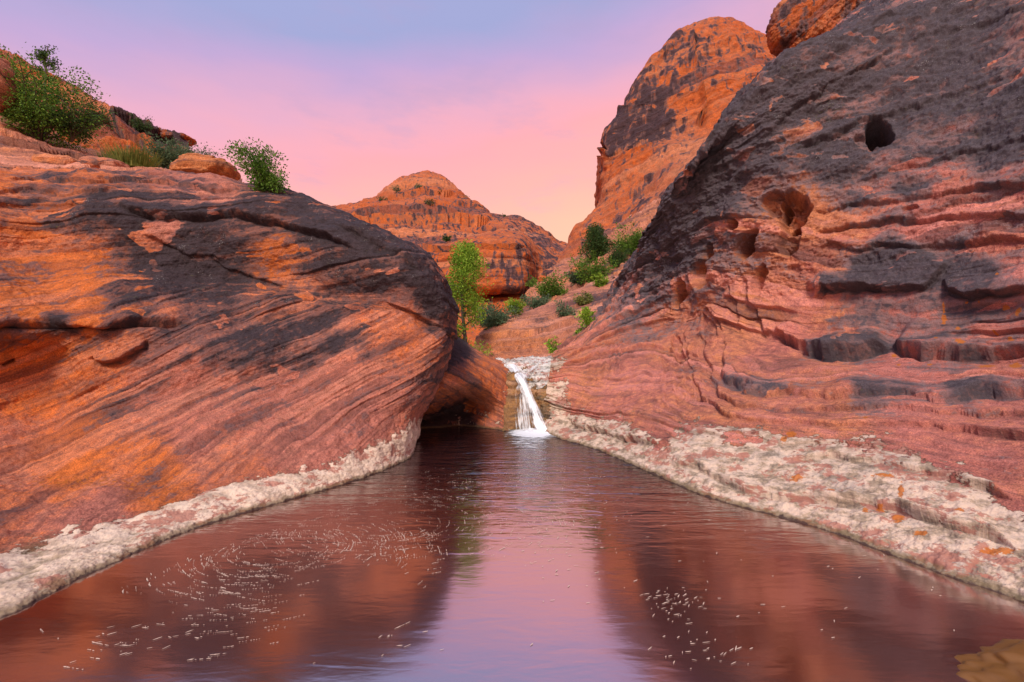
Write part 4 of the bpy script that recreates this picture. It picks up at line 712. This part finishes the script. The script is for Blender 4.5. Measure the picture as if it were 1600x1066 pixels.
plant('shrub', 112, 215, 15.2, 85, 70, ML['dark'], 'loose dark green shrub on the right flank of the large upper-left shrub', 'shrub', 23, 2600, lean=.25, trunk=0, leafpx=3.6, slim=.36, group=RIM)
plant('shrub', 428, 304, 8.35, 98, 84, ML['green'], 'leaning leafy shrub standing alone on the left rim against the pink sky', 'shrub', 2, 4800, lean=-.34, trunk=0, leafpx=4.2, slim=.33, bare=7, group=RIM)
plant('shrub', 266, 266, 14.4, 42, 66, ML['grey'], 'round grey-green bush on the left rim behind the orange boulder', 'shrub', 3, 4200, trunk=0, leafpx=3.4, slim=.42, group=RIM)
plant('shrub', 313, 262, 16.2, 34, 50, ML['grey'], 'small sparse grey-green bush peeping out behind the orange boulder', 'shrub', 4, 1300, trunk=0, leafpx=3.0, slim=.35, group=RIM)
plant('shrub', 220, 203, 27.5, 18, 30, ML['dark'], 'tiny dark bush on the skyline of the left hill', 'shrub', 5, 900, trunk=0, leafpx=2.4, group=RIM)
grass('grass_clump', 200, 264, 13.4, 30, 80, ML['grass'], 'yellow-green grass clump on the left rim left of the grey-green bush', 6, 1500)
plant('tree', 722, 566, 13.0, 178, 96, ML['lime'], 'slender lime green tree standing in the gap behind the left rock', 'tree', 7, 12000, trunk=1, leafpx=3.4, slim=.40, low=.02)
plant('shrub', 768, 514, 15.5, 36, 66, ML['grey'], 'grey-green bush just right of the lime tree', 'shrub', 8, 4500, trunk=0, group=SLP)
plant('shrub', 805, 490, 17.5, 24, 30, ML['lime'], 'small bright green bush on top of the ledgy slab', 'shrub', 9, 1500, trunk=0, group=SLP)
plant('juniper', 929, 413, 27, 52, 50, ML['dark'], 'dark green juniper, tallest plant on the slope below the butte', 'tree', 10, 7500, trunk=1, low=.02, slim=.5, leafpx=3)
plant('shrub', 985, 400, 24, 42, 66, ML['green'], 'long green bush high on the slope against the right wall', 'shrub', 11, 4500, lean=.3, trunk=0, group=SLP)
plant('shrub', 965, 418, 23, 32, 40, ML['dark'], 'dark green bush below the long bush by the right wall', 'shrub', 24, 2000, trunk=0, group=SLP)
plant('shrub', 925, 442, 22, 38, 66, ML['green'], 'rounded green bush in the middle of the slope under the juniper', 'shrub', 12, 3600, trunk=0, group=SLP)
plant('shrub', 900, 446, 23, 24, 34, ML['grey'], 'grey bush touching the left side of the rounded green bush', 'shrub', 25, 1600, trunk=0, group=SLP)
plant('shrub', 938, 450, 19.5, 20, 24, ML['lime'], 'small lime green bush in front of the rounded bush', 'shrub', 13, 1000, trunk=0, group=SLP)
plant('shrub', 862, 468, 22, 36, 56, ML['green'], 'rounded green bush on the left end of the slope', 'shrub', 14, 3200, trunk=0, group=SLP)
plant('shrub', 838, 482, 20, 18, 40, ML['grey'], 'low grey-green brush left of the rounded bush at the foot of the slope', 'shrub', 26, 1400, trunk=0, group=SLP)
plant('shrub', 884, 498, 15.8, 30, 36, ML['grey'], 'spiky grey-green plant growing on the ledgy slab', 'shrub', 15, 1100, trunk=0, group=SLP)
plant('shrub', 912, 476, 17, 20, 30, ML['grass'], 'pale yellow-green tuft on the upper part of the slab', 'shrub', 27, 900, trunk=0, group=SLP)
plant('sapling', 917, 536, 12.7, 50, 36, ML['lime'], 'bright green leafy sapling at the foot of the right wall', 'sapling', 16, 1100, trunk=1, leafpx=4.6, slim=.4, low=.1)
plant('sapling', 866, 553, 11.9, 26, 24, ML['lime'], 'small bright green seedling beside the top of the waterfall', 'sapling', 17, 350, trunk=0, leafpx=4.4)
plant('shrub', 1148, 186, 30, 18, 24, ML['grass'], 'tuft of yellow-green brush where the butte meets the right wall', 'shrub', 18, 800, trunk=0)
plant('shrub', 698, 378, 62, 12, 14, ML['dark'], 'tiny dark bush on the rim of the streaked cliff', 'shrub', 19, 500, trunk=0, leafpx=2.4)
plant('shrub', 838, 452, 50, 12, 30, ML['green'], 'distant green brush at the foot of the streaked cliff', 'shrub', 20, 900, trunk=0, leafpx=2.4)
DOTS = [(654,293,97,'near the mountain top'),(672,317,92,'in the middle of the mountain face'),(572,335,91,'on the left shoulder of the mountain'),(744,326,97,'on the right ridge of the mountain'),(725,310,99,'on the upper right ridge of the mountain'),(790,342,96,'on the low ridge right of the mountain'),(830,357,97,'farther down the low ridge'),(690,302,97,'just right of the mountain top'),(620,296,98,'on the upper left ridge of the mountain'),(598,312,95,'left of the mountain face centre')]
for i, (x, y, Y_, l) in enumerate(DOTS):
    plant('shrub', x, y + 3, Y_ - 1.5, 6 + (i % 3), 14 + 3 * (i % 2), ML['dark'] if i % 2 else ML['grey'], 'speck of green scrub ' + l, 'shrub', 40 + i, 220, trunk=0, leafpx=2.2, group='scrub dotting the mountain')
